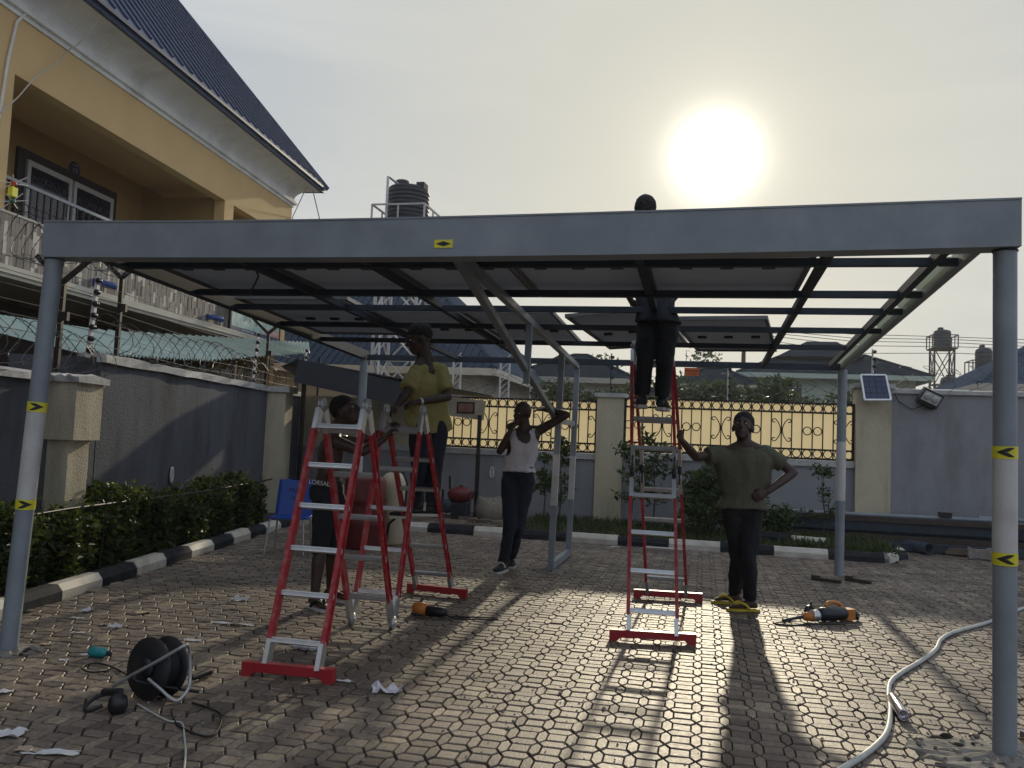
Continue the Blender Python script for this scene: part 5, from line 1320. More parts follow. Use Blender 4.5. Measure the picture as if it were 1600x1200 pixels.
mb.loft(rg); put('seat', mb, M['blue_chair'], t)
mb = MB(); rg = []
for f in np.linspace(0, 1, 10):
    z = .43+.44*f; y = .21+.09*f
    rg.append([cpt(x*(1-.06*f), y+.05*math.cos(x*6)*.6-.03, z+.02*(1-abs(x)/.235)*f) for x in np.linspace(-.235, .235, 9)]+[cpt(x*(1-.06*f), y+.05*math.cos(x*6)*.6-.012, z) for x in np.linspace(.235, -.235, 9)])
mb.loft(rg); bk_ = put('backrest', mb, M['blue_chair'], t)
text('PTA', .075, cpt(-.02, .215, .74), cpt(1, 0, 0)-cpt(0, 0, 0), V(0, .1, 1), M['text_dark'], bk_, ext=.001)
text('26', .055, cpt(-.02, .205, .645), cpt(1, 0, 0)-cpt(0, 0, 0), V(0, .1, 1), M['text_dark'], bk_, ext=.001)

# drum, cylinder, machine, sack in the corner
b = T(568, 815, 5.9); b[2] = 0
t = thing('plastic_drum', 'dark red plastic drum behind the folded ladder', 'drum', b)
mb = MB(); mb.lathe(b, [(.01, 0), (.27, 0), (.285, .03), (.28, .30), (.29, .33), (.28, .36), (.28, .60), (.29, .63), (.28, .66), (.275, .88), (.24, .93), (.01, .94)], 24); put('body', mb, M['red_plastic'], t)
for s in (-1, 1): mb = MB(); mb.lathe(b+V(s*.13, 0, .935), [(.01, 0), (.045, 0), (.045, .03), (.01, .031)], 10); put('bung', mb, M['black_plastic'], t)
b = T(612, 815, 6.4); b[2] = 0
t = thing('gas_cylinder', 'tall cream cylinder with a black hose behind the folded ladder', 'cylinder', b)
mb = MB(); mb.lathe(b, [(.01, 0), (.16, 0), (.185, .04), (.185, .80), (.17, .88), (.11, .96), (.06, .98), (.01, .985)], 22); put('body', mb, M['cream_plastic'], t)
mb = MB(); mb.lathe(b+V(0, 0, .98), [(.03, 0), (.03, .07), (.05, .075), (.05, .10), (.01, .105)], 10); put('valve', mb, M['dark_steel'], t)
mb = MB(); mb.tube([b+V(.02, -.05, 1.04), b+V(.16, -.15, 1.05), b+V(.26, -.18, .85), b+V(.25, -.2, .5), b+V(.05, -.24, .3), b+V(.02, -.24, .02)], .016, 7); put('hose', mb, M['black_rubber'], t)
b = G(712, 800, .12); b = T(712, 795, 9.3); b[2] = .11
t = thing('engine_machine', 'small red engine machine in a black frame by the grey back wall', 'machine', b)
mb = MB()
for sx in (-1, 1):
    mb.tube([b+V(sx*.30, -.2, 0), b+V(sx*.30, -.2, .48), b+V(sx*.30, .2, .48), b+V(sx*.30, .2, 0)], .017, 7)
    mb.tube([b+V(-.30, sx*.2, .03), b+V(.30, sx*.2, .03)], .017, 7)
put('frame', mb, M['black_iron'], t)
mb = MB(); mb.ell(b+V(.08, 0, .42), V(.24, 0, 0), V(0, .16, 0), V(0, 0, .14), 16, 9); put('fuel_tank', mb, M['red_plastic'], t)
mb = MB(); mb.lathe(b+V(.08, 0, .55), [(.01, 0), (.04, 0), (.04, .03), (.01, .031)], 10); put('fuel_cap', mb, M['black_plastic'], t)
mb = MB(); mb.lathe(b+V(-.14, -.12, .22), [(.01, 0), (.10, 0), (.12, .05), (.12, .16), (.09, .2), (.01, .2)], 14, (0, 1, 0)); mb.box(b+V(-.05, -.12, .06), b+V(.22, .13, .28)); put('engine', mb, M['dark_steel'], t)
mb = MB()
for i in range(6): mb.box(b+V(-.04+.04*i, -.135, .08), b+V(-.022+.04*i, -.121, .26))
put('cooling_fin', mb, M['black_plastic'], t)
mb = MB(); mb.tube([b+V(-.26, -.1, .5), b+V(-.3, -.12, .75)], .012, 6); mb.tube([b+V(-.15, .1, .5), b+V(-.16, .1, .72)], .02, 6); put('lever', mb, M['black_iron'], t)
b = T(766, 790, 9.5); b[2] = .12
t = thing('rubble_sack', 'open sack filled with broken rubble by the wall', 'sack', b)
mb = MB(); rg = []
for f, r_ in ((0, .20), (.08, .25), (.2, .25), (.3, .2), (.36, .17), (.33, .12)):
    rg.append([b+V(math.cos(a)*r_*(1+.12*math.sin(3*a+f*9))*1.15, math.sin(a)*r_, f+(.04*math.sin(2*a) if f > .25 else 0)) for a in np.linspace(0, 2*math.pi, 19)[:-1]])
mb.loft(rg, caps=True); put('bag', mb, mat('woven_sack', (.20, .175, .135), .9, 0, .15, 14, .5, 40), t)
def stone(c, r, seed, m, parent=None, name='stone', **kw):
    r_ = random.Random(seed); c = np.array(c, float); mb = MB(); N = 8; rings = []
    for i, (zz, k) in enumerate(((0, .8), (.35, 1), (.75, .85), (1, .5))):
        rings.append([c+V(math.cos(a)*r[0]*k*r_.uniform(.8, 1.15), math.sin(a)*r[1]*k*r_.uniform(.8, 1.15), zz*r[2]) for a in np.linspace(0, 2*math.pi, N+1)[:-1]])
    mb.loft(rings, sm=False); return put(name, mb, m, parent, **kw)
for i in range(7): stone(b+V(random.uniform(-.12, .12), random.uniform(-.1, .1), .27), (.07, .06, .10), i, M['concrete'], t, 'rubble_lump')
for i, (x, y, r_) in enumerate([(726, 799, .10), (742, 800, .09), (760, 803, .12), (735, 806, .08), (752, 796, .08), (777, 803, .09)]):
    p = T(x, y, 9.0-.08*i); p[2] = .125
    t = thing('loose_paver', ['leftmost loose paver block at the platform edge', 'loose paver block below the red engine machine', 'biggest loose paver block, below the rubble sack', 'loose paver block nearest the kerb on the corner platform', 'loose paver block farthest back, between machine and sack', 'rightmost loose paver block beside the white vest man'][i], 'paver block', p, 'loose paver blocks on the corner platform')
    mb = MB(); an = random.uniform(0, 3); ax = V(math.cos(an), math.sin(an), 0); ay = V(-ax[1], ax[0], 0); mb.poly([p+ax*r_*a+ay*r_*.6*b_ for a, b_ in ((-1, -.7), (-.4, -1), (.4, -1), (1, -.7), (1, .7), (.4, 1), (-.4, 1), (-1, .7))], (0, 0, .065)); put('block', mb, M['paver'], t)

# spare kerb stones lying in the bed
def spare_kerb(a, b, m, label, h=.10):
    a, b = np.array(a, float), np.array(b, float); t = thing('spare_kerb_stone', label, 'kerb stone', (a+b)/2, 'spare kerb stones lying in the bed')
    d = unit(b-a); s = V(d[1], -d[0], 0); mb = MB()
    mb.loft([[p+s*q[0]+V(0, 0, q[1]) for q in ((-.07, 0), (.07, 0), (.07, h*.6), (.03, h), (-.06, h))] for p in (a, b)], sm=False); put('stone', mb, m, t)
p1, p2 = T(1236, 856, 8.9), T(1290, 859, 8.8); p1[2] = p2[2] = .10
spare_kerb(p1, p2, M['kerb_white'], 'white spare kerb stone lying loose behind the kerb near the far right post', .13)
p1, p2 = T(1178, 846, 9.0), T(1230, 850, 8.9); p1[2] = p2[2] = .10
spare_kerb(p1, p2, M['kerb_black'], 'black spare kerb stone lying loose next to the white one', .16)
p1, p2 = T(1064, 806, 9.3), T(1118, 812, 9.2); p1[2] = p2[2] = .16
# steel stock stacked along the right wall
t = thing('steel_stack', 'stack of long dark steel sections lying along the right wall', 'steel stack', V(9, 10.2, 0))
for i, (x0, x1, y, z, w, h, m) in enumerate([(5.4, 13.5, 10.35, .10, .20, .16, 'dark_steel'), (5.6, 14.0, 10.10, .10, .18, .12, 'rust'), (5.2, 13.0, 10.25, .27, .20, .14, 'dark_steel'), (6.4, 14.5, 9.85, .02, .16, .12, 'dark_steel'),
                                            (5.5, 14.2, 10.45, .28, .14, .14, 'dark_steel'), (5.8, 13.8, 10.15, .42, .12, .08, 'rust')]):
    mb = MB(); s = random.uniform(-.05, .05); mb.bar(V(x0, y+s, z+h/2), V(x1, y-s, z+h/2+.01), w, h); put('steel_section', mb, M[m], t)
mb = MB(); mb.tube([V(5.1, 10.30, .50), V(8.9, 10.36, .53)], .035, 10); put('round_tube', mb, M['steel'], t)
mb = MB(); mb.tube([V(8.7, 10.40, .56), V(14.5, 10.30, .52)], .033, 10); put('round_tube', mb, M['steel'], t)
p = T(1480, 815, 10.2)
mb = MB(); mb.obox(V(p[0], 10.33, .58), V(.09, 0, 0), V(0, .06, 0), V(0, 0, .04)); put('clamp', mb, M['black_iron'], t)
# short grey pipe length, wood, bone-shaped block
p = G(1452, 862)
t = thing('pipe_offcut', 'short length of wide grey pipe lying open end towards the yard', 'pipe', V(8.0, 9.6, 0))
b = T(1452, 851, 9.55); b[2] = .095; a = b+V(-.22, .42, .005); mb = MB(); d = unit(b-a); x, y, _ = frame(d)
ro, ri, N = .092, .078, 24
R4 = [[c+r_*(x*math.cos(g)+y*math.sin(g)) for g in np.linspace(0, 2*math.pi, N+1)[:-1]] for c, r_ in ((a, ro), (b, ro), (b, ri), (a, ri))]
mb.loft(R4+[R4[0]], caps=False); put('pipe_wall', mb, M['dark_steel'], t)
t = thing('timber_offcut', 'short pale timber offcut beside the wide grey pipe', 'timber', V(8.5, 9.6, 0))
mb = MB(); mb.bar(V(8.05, 9.75, .05), V(8.85, 9.55, .05), .10, .05); mb.bar(V(8.1, 9.78, .10), V(8.75, 9.62, .10), .07, .035); put('board', mb, M['wood'], t)
p = T(1531, 862, 9.4)
t = thing('loose_paver', 'bone-shaped concrete block standing beside the near right post', 'paver block', V(p[0], 9.4, 0), None)
pts = [(-.15, .0), (-.07, .02), (.07, .02), (.15, 0), (.17, .05), (.16, .16), (.15, .18), (.07, .15), (-.07, .15), (-.15, .18), (-.17, .15), (-.17, .05)]
mb = MB(); mb.poly([V(p[0]+u, 9.35, z+.005) for u, z in pts], (0, .09, 0)); put('block', mb, M['concrete'], t)
# flat bars on the paving by the far right post
for (x0, y0, x1, y1), lab in (((1268, 906, 1314, 912), 'rusty flat bar on the paving left of the far right post foot'), ((1321, 907, 1361, 913), 'rusty flat bar on the paving right of the far right post foot')):
    a, b = G(x0, y0), G(x1, y1); t = thing('steel_bar', lab, 'steel bar', (a+b)/2, 'rusty bars by the far right post')
    mb = MB(); mb.bar(a+V(0, 0, .02), b+V(0, 0, .02), .05, .035); put('bar', mb, M['rust'], t)
    mb = MB(); mb.bar(a+V(0, 0, .048), a+(b-a)*.3+V(0, 0, .048), .03, .02); put('weld_lug', mb, M['rust'], t)

# concrete patches round the near post feet
for c, lab, sx, sy in ((V(5.87, .08, 0), 'rough broken concrete patch round the near right post', .44, .28), (V(-.0, .02, 0), 'small mortar patch round the near left post', .20, .16), (V(nb[0], nb[1], 0), 'small mortar patch round the inner square post', .2, .16)):
    t = thing('concrete_patch', lab, 'concrete patch', c)
    mb = MB(); rings = []
    for k, (f, z) in enumerate(((1.06, -.03), (1.0, .004), (.8, .012), (.5, .018), (.2, .03))):
        rings.append([c+V(math.cos(a)*sx*f*(1+.10*math.sin(5*a)+random.uniform(-.06, .06)), math.sin(a)*sy*f*(1+random.uniform(-.08, .08)), z+random.uniform(-.010, .012)) for a in np.linspace(0, 2*math.pi, 33)[:-1]])
    mb.loft(rings, sm=False); put('mortar', mb, M['concrete'], t)
    for i in range(70 if sx > .3 else 12):
        an = random.uniform(0, 6.28); f = random.uniform(.45, 1.0)
        stone(c+V(math.cos(an)*sx*f, math.sin(an)*sy*f, .006), (random.uniform(.008, .034), random.uniform(.008, .026), random.uniform(.008, .026)), i, random.choice((M['concrete'], M['paver'], M['joint'])), t, 'chip')

# grit and dry leaf crumbs scattered on the paving
mb = MB()
for i in range(2600):
    if i % 4: c = V(rng.uniform(-.6, 9.5), rng.uniform(-3, 8), .001)
    else:
        q = [(5.6, .4), (.1, .1), (3.2, .2), (.8, 1.4), (2.6, 5.0), (4.0, 7.4)][i//4 % 6]; c = V(q[0]+rng.normal()*.35, q[1]+rng.normal()*.25, .001)
    if c[0] < kx(c[1])+.03: continue
    r_ = abs(rng.normal())*.0045+.0025; an = rng.uniform(0, 6.28)
    a_, b_ = V(math.cos(an), math.sin(an), 0)*r_*1.3, V(-math.sin(an), math.cos(an), 0)*r_
    mb.add([c+a_, c+b_, c-a_*.8, c-b_*.9, c+V(0, 0, r_*1.1)], [(0, 1, 4), (1, 2, 4), (2, 3, 4), (3, 0, 4)])
put('grit', mb, M['concrete'], None, kind='stuff', fix=False)
mb = MB()
for i in range(420):
    c = V(rng.uniform(-.6, 9.0), rng.uniform(-2.5, 8), .004)
    if rng.random() < .5: c = V(kx(c[1])+.05+abs(rng.normal())*.5, c[1], .004)
    an = rng.uniform(0, 6.28); l_ = rng.uniform(.008, .028); a_, b_ = V(math.cos(an), math.sin(an), rng.uniform(-.1, .2))*l_, V(-math.sin(an), math.cos(an), 0)*l_*.35
    mb.add([c-a_, c+b_, c+a_, c-b_+V(0, 0, .003)], [(0, 1, 2, 3)])
put('leaf_litter', mb, M['rust'], None, kind='stuff', fix=False)

# hose, can, tube
hq = [G(x, y, .016) for x, y in ((1250, 1240), (1318, 1200), (1360, 1172), (1385, 1145), (1391, 1110), (1388, 1085), (1392, 1065), (1410, 1050), (1440, 1032), (1462, 1015), (1470, 1000), (1490, 988), (1545, 972), (1600, 950), (1660, 938))]
t = thing('hose', 'pale grey hose winding across the paving towards the near right post', 'hose', hq[4])
mb = MB(); mb.tube(smooth(hq), .016, 10); put('hose_tube', mb, M['hose'], t)
a, b = G(1394, 1090, .034), G(1412, 1118, .034)
t = thing('spray_can', 'shiny can lying on its side next to the grey hose', 'can', (a+b)/2)
d = unit(b-a); L = np.linalg.norm(b-a)
mb = MB(); mb.lathe(a, [(.01, 0), (.030, 0), (.033, .012), (.033, L-.01), (.030, L), (.026, L-.004), (.024, L-.03), (.01, L-.03)], 20, d); put('body', mb, M['chrome'], t)
mb = MB(); mb.lathe(a-d*.012, [(.008, 0), (.022, 0), (.026, .012), (.008, .013)], 14, d); put('cap', mb, M['black_plastic'], t)
a = G(1600, 1150, .02); t = thing('foil_scrap', 'crumpled shiny strip by the near right post at the picture edge', 'scrap', a)
mb = MB(); mb.bar(a, a+V(.22, .10, .0), .06, .04); mb.bar(a+V(.02, -.02, .03), a+V(.2, .08, .03), .03, .02); put('strip', mb, M['chrome'], t)

# demolition hammer and its cable
c = G(1296, 962, .05); ax = unit(G(1345, 962)-G(1235, 966)); ay = V(-ax[1], ax[0], 0)
t = thing('demolition_hammer', 'orange and black power hammer lying on the sunlit paving', 'power tool', c)
def lp(a_, b_, z): return c+ax*a_+ay*b_+V(0, 0, z)
mb = MB(); mb.lathe(lp(-.13, 0, .015), [(.01, 0), (.048, .01), (.062, .05), (.062, .27), (.05, .30), (.01, .30)], 16, ax); put('motor_body', mb, M['black_plastic'], t)
mb = MB(); mb.lathe(lp(-.29, 0, .0), [(.014, 0), (.034, .02), (.042, .06), (.044, .10), (.02, .10)], 14, ax); put('nose_piece', mb, M['orange'], t)
mb = MB(); mb.lathe(lp(-.20, 0, .005), [(.03, 0), (.052, .006), (.052, .028), (.043, .034), (.052, .04), (.052, .07), (.03, .075)], 16, ax); put('collar', mb, M['alu'], t)
mb = MB(); mb.obox(lp(.205, 0, .01), ax*.045, ay*.045, V(0, 0, .048)); put('rear_case', mb, M['orange'], t)
mb = MB(); mb.tube([lp(.24, .02, .02), lp(.29, .02, .02), lp(.315, 0, -.01), lp(.29, -.02, -.03)], [.02, .022, .022, .018], 8); put('cord_boot', mb, M['black_plastic'], t)
mb = MB(); mb.tube(smooth([lp(-.02, .03, .075), lp(.03, .05, .105), lp(.12, .06, .10), lp(.19, .05, .06)]), .017, 8); put('handle', mb, M['orange'], t)
mb = MB(); mb.lathe(lp(-.16, .05, .03), [(.01, 0), (.05, .01), (.055, .03), (.01, .04)], 12, ay); mb.tube([lp(-.155, .05, .05), lp(-.155, .06, .12)], .008, 6); put('side_grip', mb, M['black_plastic'], t)
mb = MB(); mb.tube([lp(-.29, 0, .0), lp(-.50, .0, -.03)], .014, 8); put('chisel', mb, M['dark_steel'], t)
mb = MB(); mb.tube(smooth([lp(.31, 0, -.04), lp(.2, -.10, -.045), lp(0, -.13, -.045), lp(-.25, -.10, -.045), lp(-.5, -.10, -.045), lp(-.60, -.03, -.045), lp(-.52, .02, -.045), lp(-.34, .02, -.04)]), .006, 6); put('power_cord', mb, M['black_rubber'], t)
# orange grinder with black cable
c = G(660, 953, .04); ax = unit(G(700, 957)-G(648, 951)); ay = V(-ax[1], ax[0], 0)
t = thing('angle_grinder', 'orange hand grinder with black cable near the folded ladder', 'power tool', c)
mb = MB(); mb.lathe(lp(-.09, 0, .01), [(.01, 0), (.045, .015), (.055, .06), (.05, .13), (.01, .135)], 14, ax); put('gear_case', mb, M['orange'], t)
mb = MB(); mb.lathe(lp(.045, 0, .0), [(.01, 0), (.042, .0), (.04, .12), (.03, .17), (.01, .175)], 14, ax); put('grip', mb, M['black_plastic'], t)
mb = MB(); mb.lathe(lp(-.04, 0, -.035), [(.01, 0), (.06, 0), (.06, .008), (.01, .009)], 16); put('disc', mb, M['dark_steel'], t)
mb = MB(); mb.tube([lp(-.03, .0, .05), lp(-.03, .06, .08)], .012, 7); put('side_handle', mb, M['black_plastic'], t)
mb = MB(); mb.tube(smooth([lp(.21, 0, -.01), lp(.30, -.02, -.034), lp(.45, .03, -.034), lp(.60, .10, -.034), lp(.62, .16, -.034), lp(.5, .14, -.034), lp(.36, .08, -.034), lp(.22, .03, -.034)]), .006, 6); put('power_cord', mb, M['black_rubber'], t)

# cable reel
rc = G(243, 1090, .0); rc = V(rc[0], rc[1], .165)
rx = unit(V(-.24, -.94, .12)); t = thing('cable_reel', 'black cable reel in a bent tube stand lying by the left post', 'cable reel', V(rc[0], rc[1], 0))
for s in (-1, 1):
    mb = MB(); mb.lathe(rc+rx*(s*.062)-rx*.006, [(.02, 0), (.160, 0), (.165, .006), (.160, .012), (.02, .012)], 32, rx); put('flange', mb, M['black_plastic'], t)
mb = MB(); mb.lathe(rc-rx*.056, [(.02, 0)]+[(.115+.008*(i % 2), .004+.0068*i) for i in range(16)]+[(.02, .112)], 24, rx); put('wound_cable', mb, M['black_rubber'], t)
mb = MB(); mb.lathe(rc+rx*.069, [(.01, 0), (.055, 0), (.05, .02), (.01, .02)], 20, rx); put('socket_hub', mb, M['black_plastic'], t)
side = unit(np.cross(rx, V(0, 0, 1))); 
e1 = rc+rx*.115; e0 = rc-rx*.115
tp1 = G(293, 1010, .30); 
tq = rc[1]-.13
path = [T(176, 1072, tq+.02), T(215, 1050, tq), T(250, 1031, tq), T(286, 1010, tq+.02), T(293, 1009, tq+.06), T(296, 1020, tq+.10), T(297, 1062, tq+.10), T(292, 1080, tq+.06), T(279, 1094, tq+.02), T(268, 1092, tq), T(250, 1076, tq), T(232, 1061, tq+.02)]
mb = MB(); mb.tube(smooth(path, 4), .009, 8); put('stand_tube', mb, M['chair_leg'], t)
mb = MB(); mb.tube(smooth([rc+rx*.09, rc+rx*.14+V(.0, 0, -.06), rc+V(.2, .1, -.14)], 4), .010, 8); put('foot_tube', mb, M['black_plastic'], t)
mb = MB(); mb.tube(smooth([G(x, y, .008) for x, y in ((268, 1110), (280, 1135), (330, 1150), (346, 1118), (320, 1104), (300, 1098))]), .0055, 6); put('cord_loop', mb, M['black_rubber'], t)
mb = MB(); mb.tube(smooth([G(x, y, .008) for x, y in ((215, 1100), (235, 1112), (262, 1126), (284, 1130), (288, 1150), (290, 1175), (288, 1200), (284, 1235))]), .005, 6); put('cord_tail', mb, M['hose'], t)
mb = MB(); mb.tube(smooth([G(x, y, .008) for x, y in ((200, 1055), (175, 1042), (150, 1036), (128, 1042), (140, 1050), (170, 1048))]), .0055, 6); put('cord_loop', mb, M['black_rubber'], t)
pgc = G(184, 1098, .05)
t = thing('plug_block', 'black plug block with a cable loop left of the cable reel', 'plug', pgc)
mb = MB(); mb.lathe(pgc+V(0, 0, -.05), [(.01, 0), (.035, 0), (.05, .04), (.045, .085), (.02, .10), (.01, .10)], 12, (.25, -.3, 1)); put('socket', mb, M['black_plastic'], t)
mb = MB(); mb.tube(smooth([pgc+V(-.01, 0, .035), pgc+V(-.07, .03, .03), pgc+V(-.14, .02, .01), pgc+V(-.17, -.03, -.03), pgc+V(-.13, -.05, -.04), pgc+V(-.08, -.01, -.02)]), .010, 8); put('cord_loop', mb, M['black_rubber'], t)
mb = MB(); mb.tube([pgc+V(-.12, .04, .03), pgc+V(.0, .02, .05)], .02, 8); put('plug_body', mb, M['black_plastic'], t)
a, b = G(300, 1060, .03), G(327, 1050, .03)
t = thing('black_plug', 'short black connector just right of the cable reel', 'plug', a); mb = MB(); mb.tube([a, (a+b)/2, b], [.014, .02, .022], 9); put('connector', mb, M['black_plastic'], t)
mb = MB(); mb.lathe(b, [(.005, 0), (.018, 0), (.018, .02), (.005, .021)], 10, b-a); put('connector_end', mb, M['wood'], t)

# teal bottle
a, b = G(141, 1018, .032), G(172, 1021, .032)
t = thing('drink_bottle', 'teal plastic bottle with a dark cap on the paving', 'bottle', (a+b)/2); d = unit(b-a); L = np.linalg.norm(b-a)
mb = MB(); mb.lathe(a, [(.005, 0), (.028, 0), (.033, .01), (.033, L*.55), (.030, L*.6), (.033, L*.66), (.018, L*.86), (.013, L*.9), (.005, L*.9)], 16, d); put('body', mb, M['teal'], t)
mb = MB(); mb.lathe(a+d*L*.88, [(.005, 0), (.017, 0), (.017, .024), (.005, .025)], 12, d); put('cap', mb, M['dark_board'], t)

# paper scraps and wrap
def scrap(x, y, L, W, an, label, m='paper', fold=.02):
    from mathutils import noise
    c = G(x, y, .004); dx = V(math.cos(an), math.sin(an), 0); dy = V(-dx[1], dx[0], 0)
    nu, nv = 9, 6; vs = []; sd = random.uniform(0, 50); fl = .5 if m == 'wrap' else 1.0
    for i in range(nu+1):
        for j in range(nv+1):
            u, v = i/nu-.5, j/nv-.5
            edge = 1+.22*noise.noise(Vector((u*3+sd, v*3, 0)))+(.16*random.uniform(-1, 1) if abs(u) > .49 or abs(v) > .49 else 0)
            fz = fold*.55 if m != 'wrap' else fold*.5
            z = .003+max(0, noise.noise(Vector((u*(2.2/fl)+sd, v*2.0/fl, 3)))+.15)*fz*(.5+2*max(abs(u), abs(v))*.9)
            vs.append(c+dx*L*u*edge+dy*W*v*edge+V(0, 0, z))
    f = [(i*(nv+1)+j, (i+1)*(nv+1)+j, (i+1)*(nv+1)+j+1, i*(nv+1)+j+1) for i in range(nu) for j in range(nv)]
    mb = MB(); mb.add(vs+[v-V(0, 0, .0012) for v in vs], f+[tuple(len(vs)+k for k in g[::-1]) for g in f])
    return put('paper_scrap' if m != 'wrap' else 'plastic_wrap', mb, M[m], None, label, 'paper scrap' if m != 'wrap' else 'plastic wrap', 'paper scraps littering the paving' if m != 'wrap' else None)
scrap(135, 955, .09, .07, .3, 'crumpled white paper cup nearest the hedge kerb', 'paper', .05)
scrap(122, 966, .10, .02, .1, 'thin white paper sliver in front of the crumpled cup')
scrap(122, 989, .10, .04, .5, 'small pointed white scrap above the teal bottle')
scrap(182, 980, .09, .05, .2, 'folded white scrap right of the crumpled cup', 'paper', .06)
scrap(163, 976, .08, .05, .0, 'torn tan scrap between two white scraps', 'tan_paper')
scrap(226, 957, .12, .08, .4, 'tan card scrap alone behind the cable reel', 'tan_paper')
scrap(72, 1007, .09, .05, .3, 'tan curled scrap right of the near left post', 'tan_paper')
scrap(138, 1023, .10, .03, .9, 'white paper strip tucked under the teal bottle')
scrap(100, 1032, .05, .03, .2, 'tiny white scrap below the teal bottle')
scrap(302, 1001, .11, .05, .3, 'white tag lying behind the cable reel')
scrap(375, 938, .14, .08, .7, 'triangular white scrap left of the folded ladder', 'paper', .08)
scrap(364, 975, .34, .05, .1, 'long torn white strip left of the folded ladder')
scrap(386, 962, .05, .03, .4, 'tiny pale scrap above the long torn strip', 'tan_paper')
scrap(382, 922, .06, .04, .3, 'tiny tan scrap farthest back on the left paving', 'tan_paper')
scrap(14, 1148, .13, .09, .2, 'white paper sheet at the lower left edge', 'paper', .06)
scrap(80, 1176, .22, .06, .25, 'long white strip at the lower left corner')
scrap(45, 1172, .12, .06, .1, 'brown torn scrap beside the long white strip', 'tan_paper')
scrap(8, 1081, .07, .05, .2, 'white scrap cut by the left picture edge')
scrap(537, 1065, .10, .03, -.1, 'thin white sliver right of the front ladder foot')
scrap(605, 1081, .17, .09, .1, 'clear crinkled wrap in the middle foreground', 'wrap', .10)
scrap(735, 1003, .05, .03, .2, 'small pale scrap in front of the grinder', 'tan_paper')
scrap(961, 855, .12, .05, .0, 'bluish white scrap at the foot of the back kerb')
p = G(478, 1008, .035); t = thing('plastic_bottle', 'crushed clear plastic bottle under the bottom ladder rung', 'bottle', p)
mb = MB(); mb.lathe(p-V(.10, 0, 0), [(.004, 0), (.03, .0), (.036, .03), (.026, .06), (.036, .10), (.028, .13), (.034, .16), (.015, .20), (.014, .22), (.004, .22)], 9, (1, -.1, 0), sm=False); put('body', mb, M['wrap'], t)
mb = MB(); mb.lathe(p+V(.12, -.012, 0), [(.003, 0), (.016, 0), (.016, .02), (.003, .02)], 9, (1, -.1, 0)); put('cap', mb, M['white_frame'], t)

# ------------------------------------------------------------------ people
def remesh(mb, vox=.009, smooth=3, fac=.5):
    me = bpy.data.meshes.new('tmp'); me.from_pydata(mb.v, [], mb.f); clean(me)
    o = bpy.data.objects.new('tmp', me); col.objects.link(o)
    m = o.modifiers.new('r', 'REMESH'); m.mode = 'VOXEL'; m.voxel_size = vox
    if smooth: sm = o.modifiers.new('s', 'SMOOTH'); sm.iterations = smooth; sm.factor = fac
    dg = bpy.context.evaluated_depsgraph_get(); e = o.evaluated_get(dg); r = bpy.data.meshes.new_from_object(e)
    bpy.data.objects.remove(o); bpy.data.meshes.remove(me)
    r.polygons.foreach_set('use_smooth', [True]*len(r.polygons))
    return r
def put_me(name, me, m, parent, label=None):
    me.name = name; me.materials.clear(); me.materials.append(m)
    me.transform(Matrix.Translation(Vector(-ORG[parent])))
    o = bpy.data.objects.new(name, me); col.objects.link(o); o.parent = parent; ORG[o] = ORG[parent]
    if label: o['label'] = label
    return o
def limb(mb, pts, rs, n=14, round_=True, sub=3):
    pts = [np.array(p, float) for p in pts]
    P, R = [], []
    for i in range(len(pts)-1):
        for j in range(sub):
            f = j/sub; P.append(pts[i]*(1-f)+pts[i+1]*f); R.append(rs[i]*(1-f)+rs[i+1]*f)
    P.append(pts[-1]); R.append(rs[-1])
    if round_:
        d0, d1 = unit(P[0]-P[1]), unit(P[-1]-P[-2])
        P = [P[0]+d0*R[0]*.92, P[0]+d0*R[0]*.6]+P+[P[-1]+d1*R[-1]*.6, P[-1]+d1*R[-1]*.92]
        R = [R[0]*.38, R[0]*.8]+R+[R[-1]*.8, R[-1]*.38]
    mb.tube(P, R, n)
def torso(mb, secs, n=20):
    # secs: (centre, half-width vector, half-depth vector)
    rings = []
    for c, a, b in secs:
        rings.append([np.array(c)+np.array(a)*math.copysign(abs(math.cos(t))**.85, math.cos(t))+np.array(b)*math.copysign(abs(math.sin(t))**.85, math.sin(t)) for t in np.linspace(0, 2*math.pi, n+1)[:-1]])
    mb.loft(rings)
def basis(f, u):
    f = unit(f); u = np.array(u, float); u = unit(u-f*np.dot(u, f)); r = np.cross(f, u); return r, f, u
def head(mb, c, f, u, s=1.0):
    r, f, u = basis(f, u); c = np.array(c, float); k = s
    P = lambda x, y, z: c+r*x*k+f*y*k+u*z*k
    mb.ell(P(0, -.012, .028), r*.074*k, f*.094*k, u*.090*k, 20, 12)          # skull
    mb.ell(P(0, .026, -.045), r*.056*k, f*.062*k, u*.070*k, 18, 10)          # face and jaw
    mb.ell(P(0, .062, -.092), r*.030*k, f*.026*k, u*.022*k, 12, 8)           # chin
    mb.ell(P(0, .098, -.022), r*.018*k, f*.022*k, u*.016*k, 10, 7)           # nose tip
    mb.tube([P(0, .086, .018), P(0, .100, -.014)], [.010*k, .015*k], 8)      # nose bridge
    mb.ell(P(0, .084, -.056), r*.027*k, f*.015*k, u*.009*k, 10, 6)           # upper lip
    mb.ell(P(0, .081, -.069), r*.024*k, f*.014*k, u*.009*k, 10, 6)
    mb.ell(P(0, .074, .030), r*.050*k, f*.020*k, u*.013*k, 12, 6)            # brow
    for sx in (-1, 1):
        mb.ell(P(sx*.076, -.012, -.012), r*.012*k, f*.022*k, u*.034*k, 10, 8)  # ear
        mb.ell(P(sx*.045, .052, -.022), r*.020*k, f*.022*k, u*.018*k, 10, 7)   # cheek
    return P
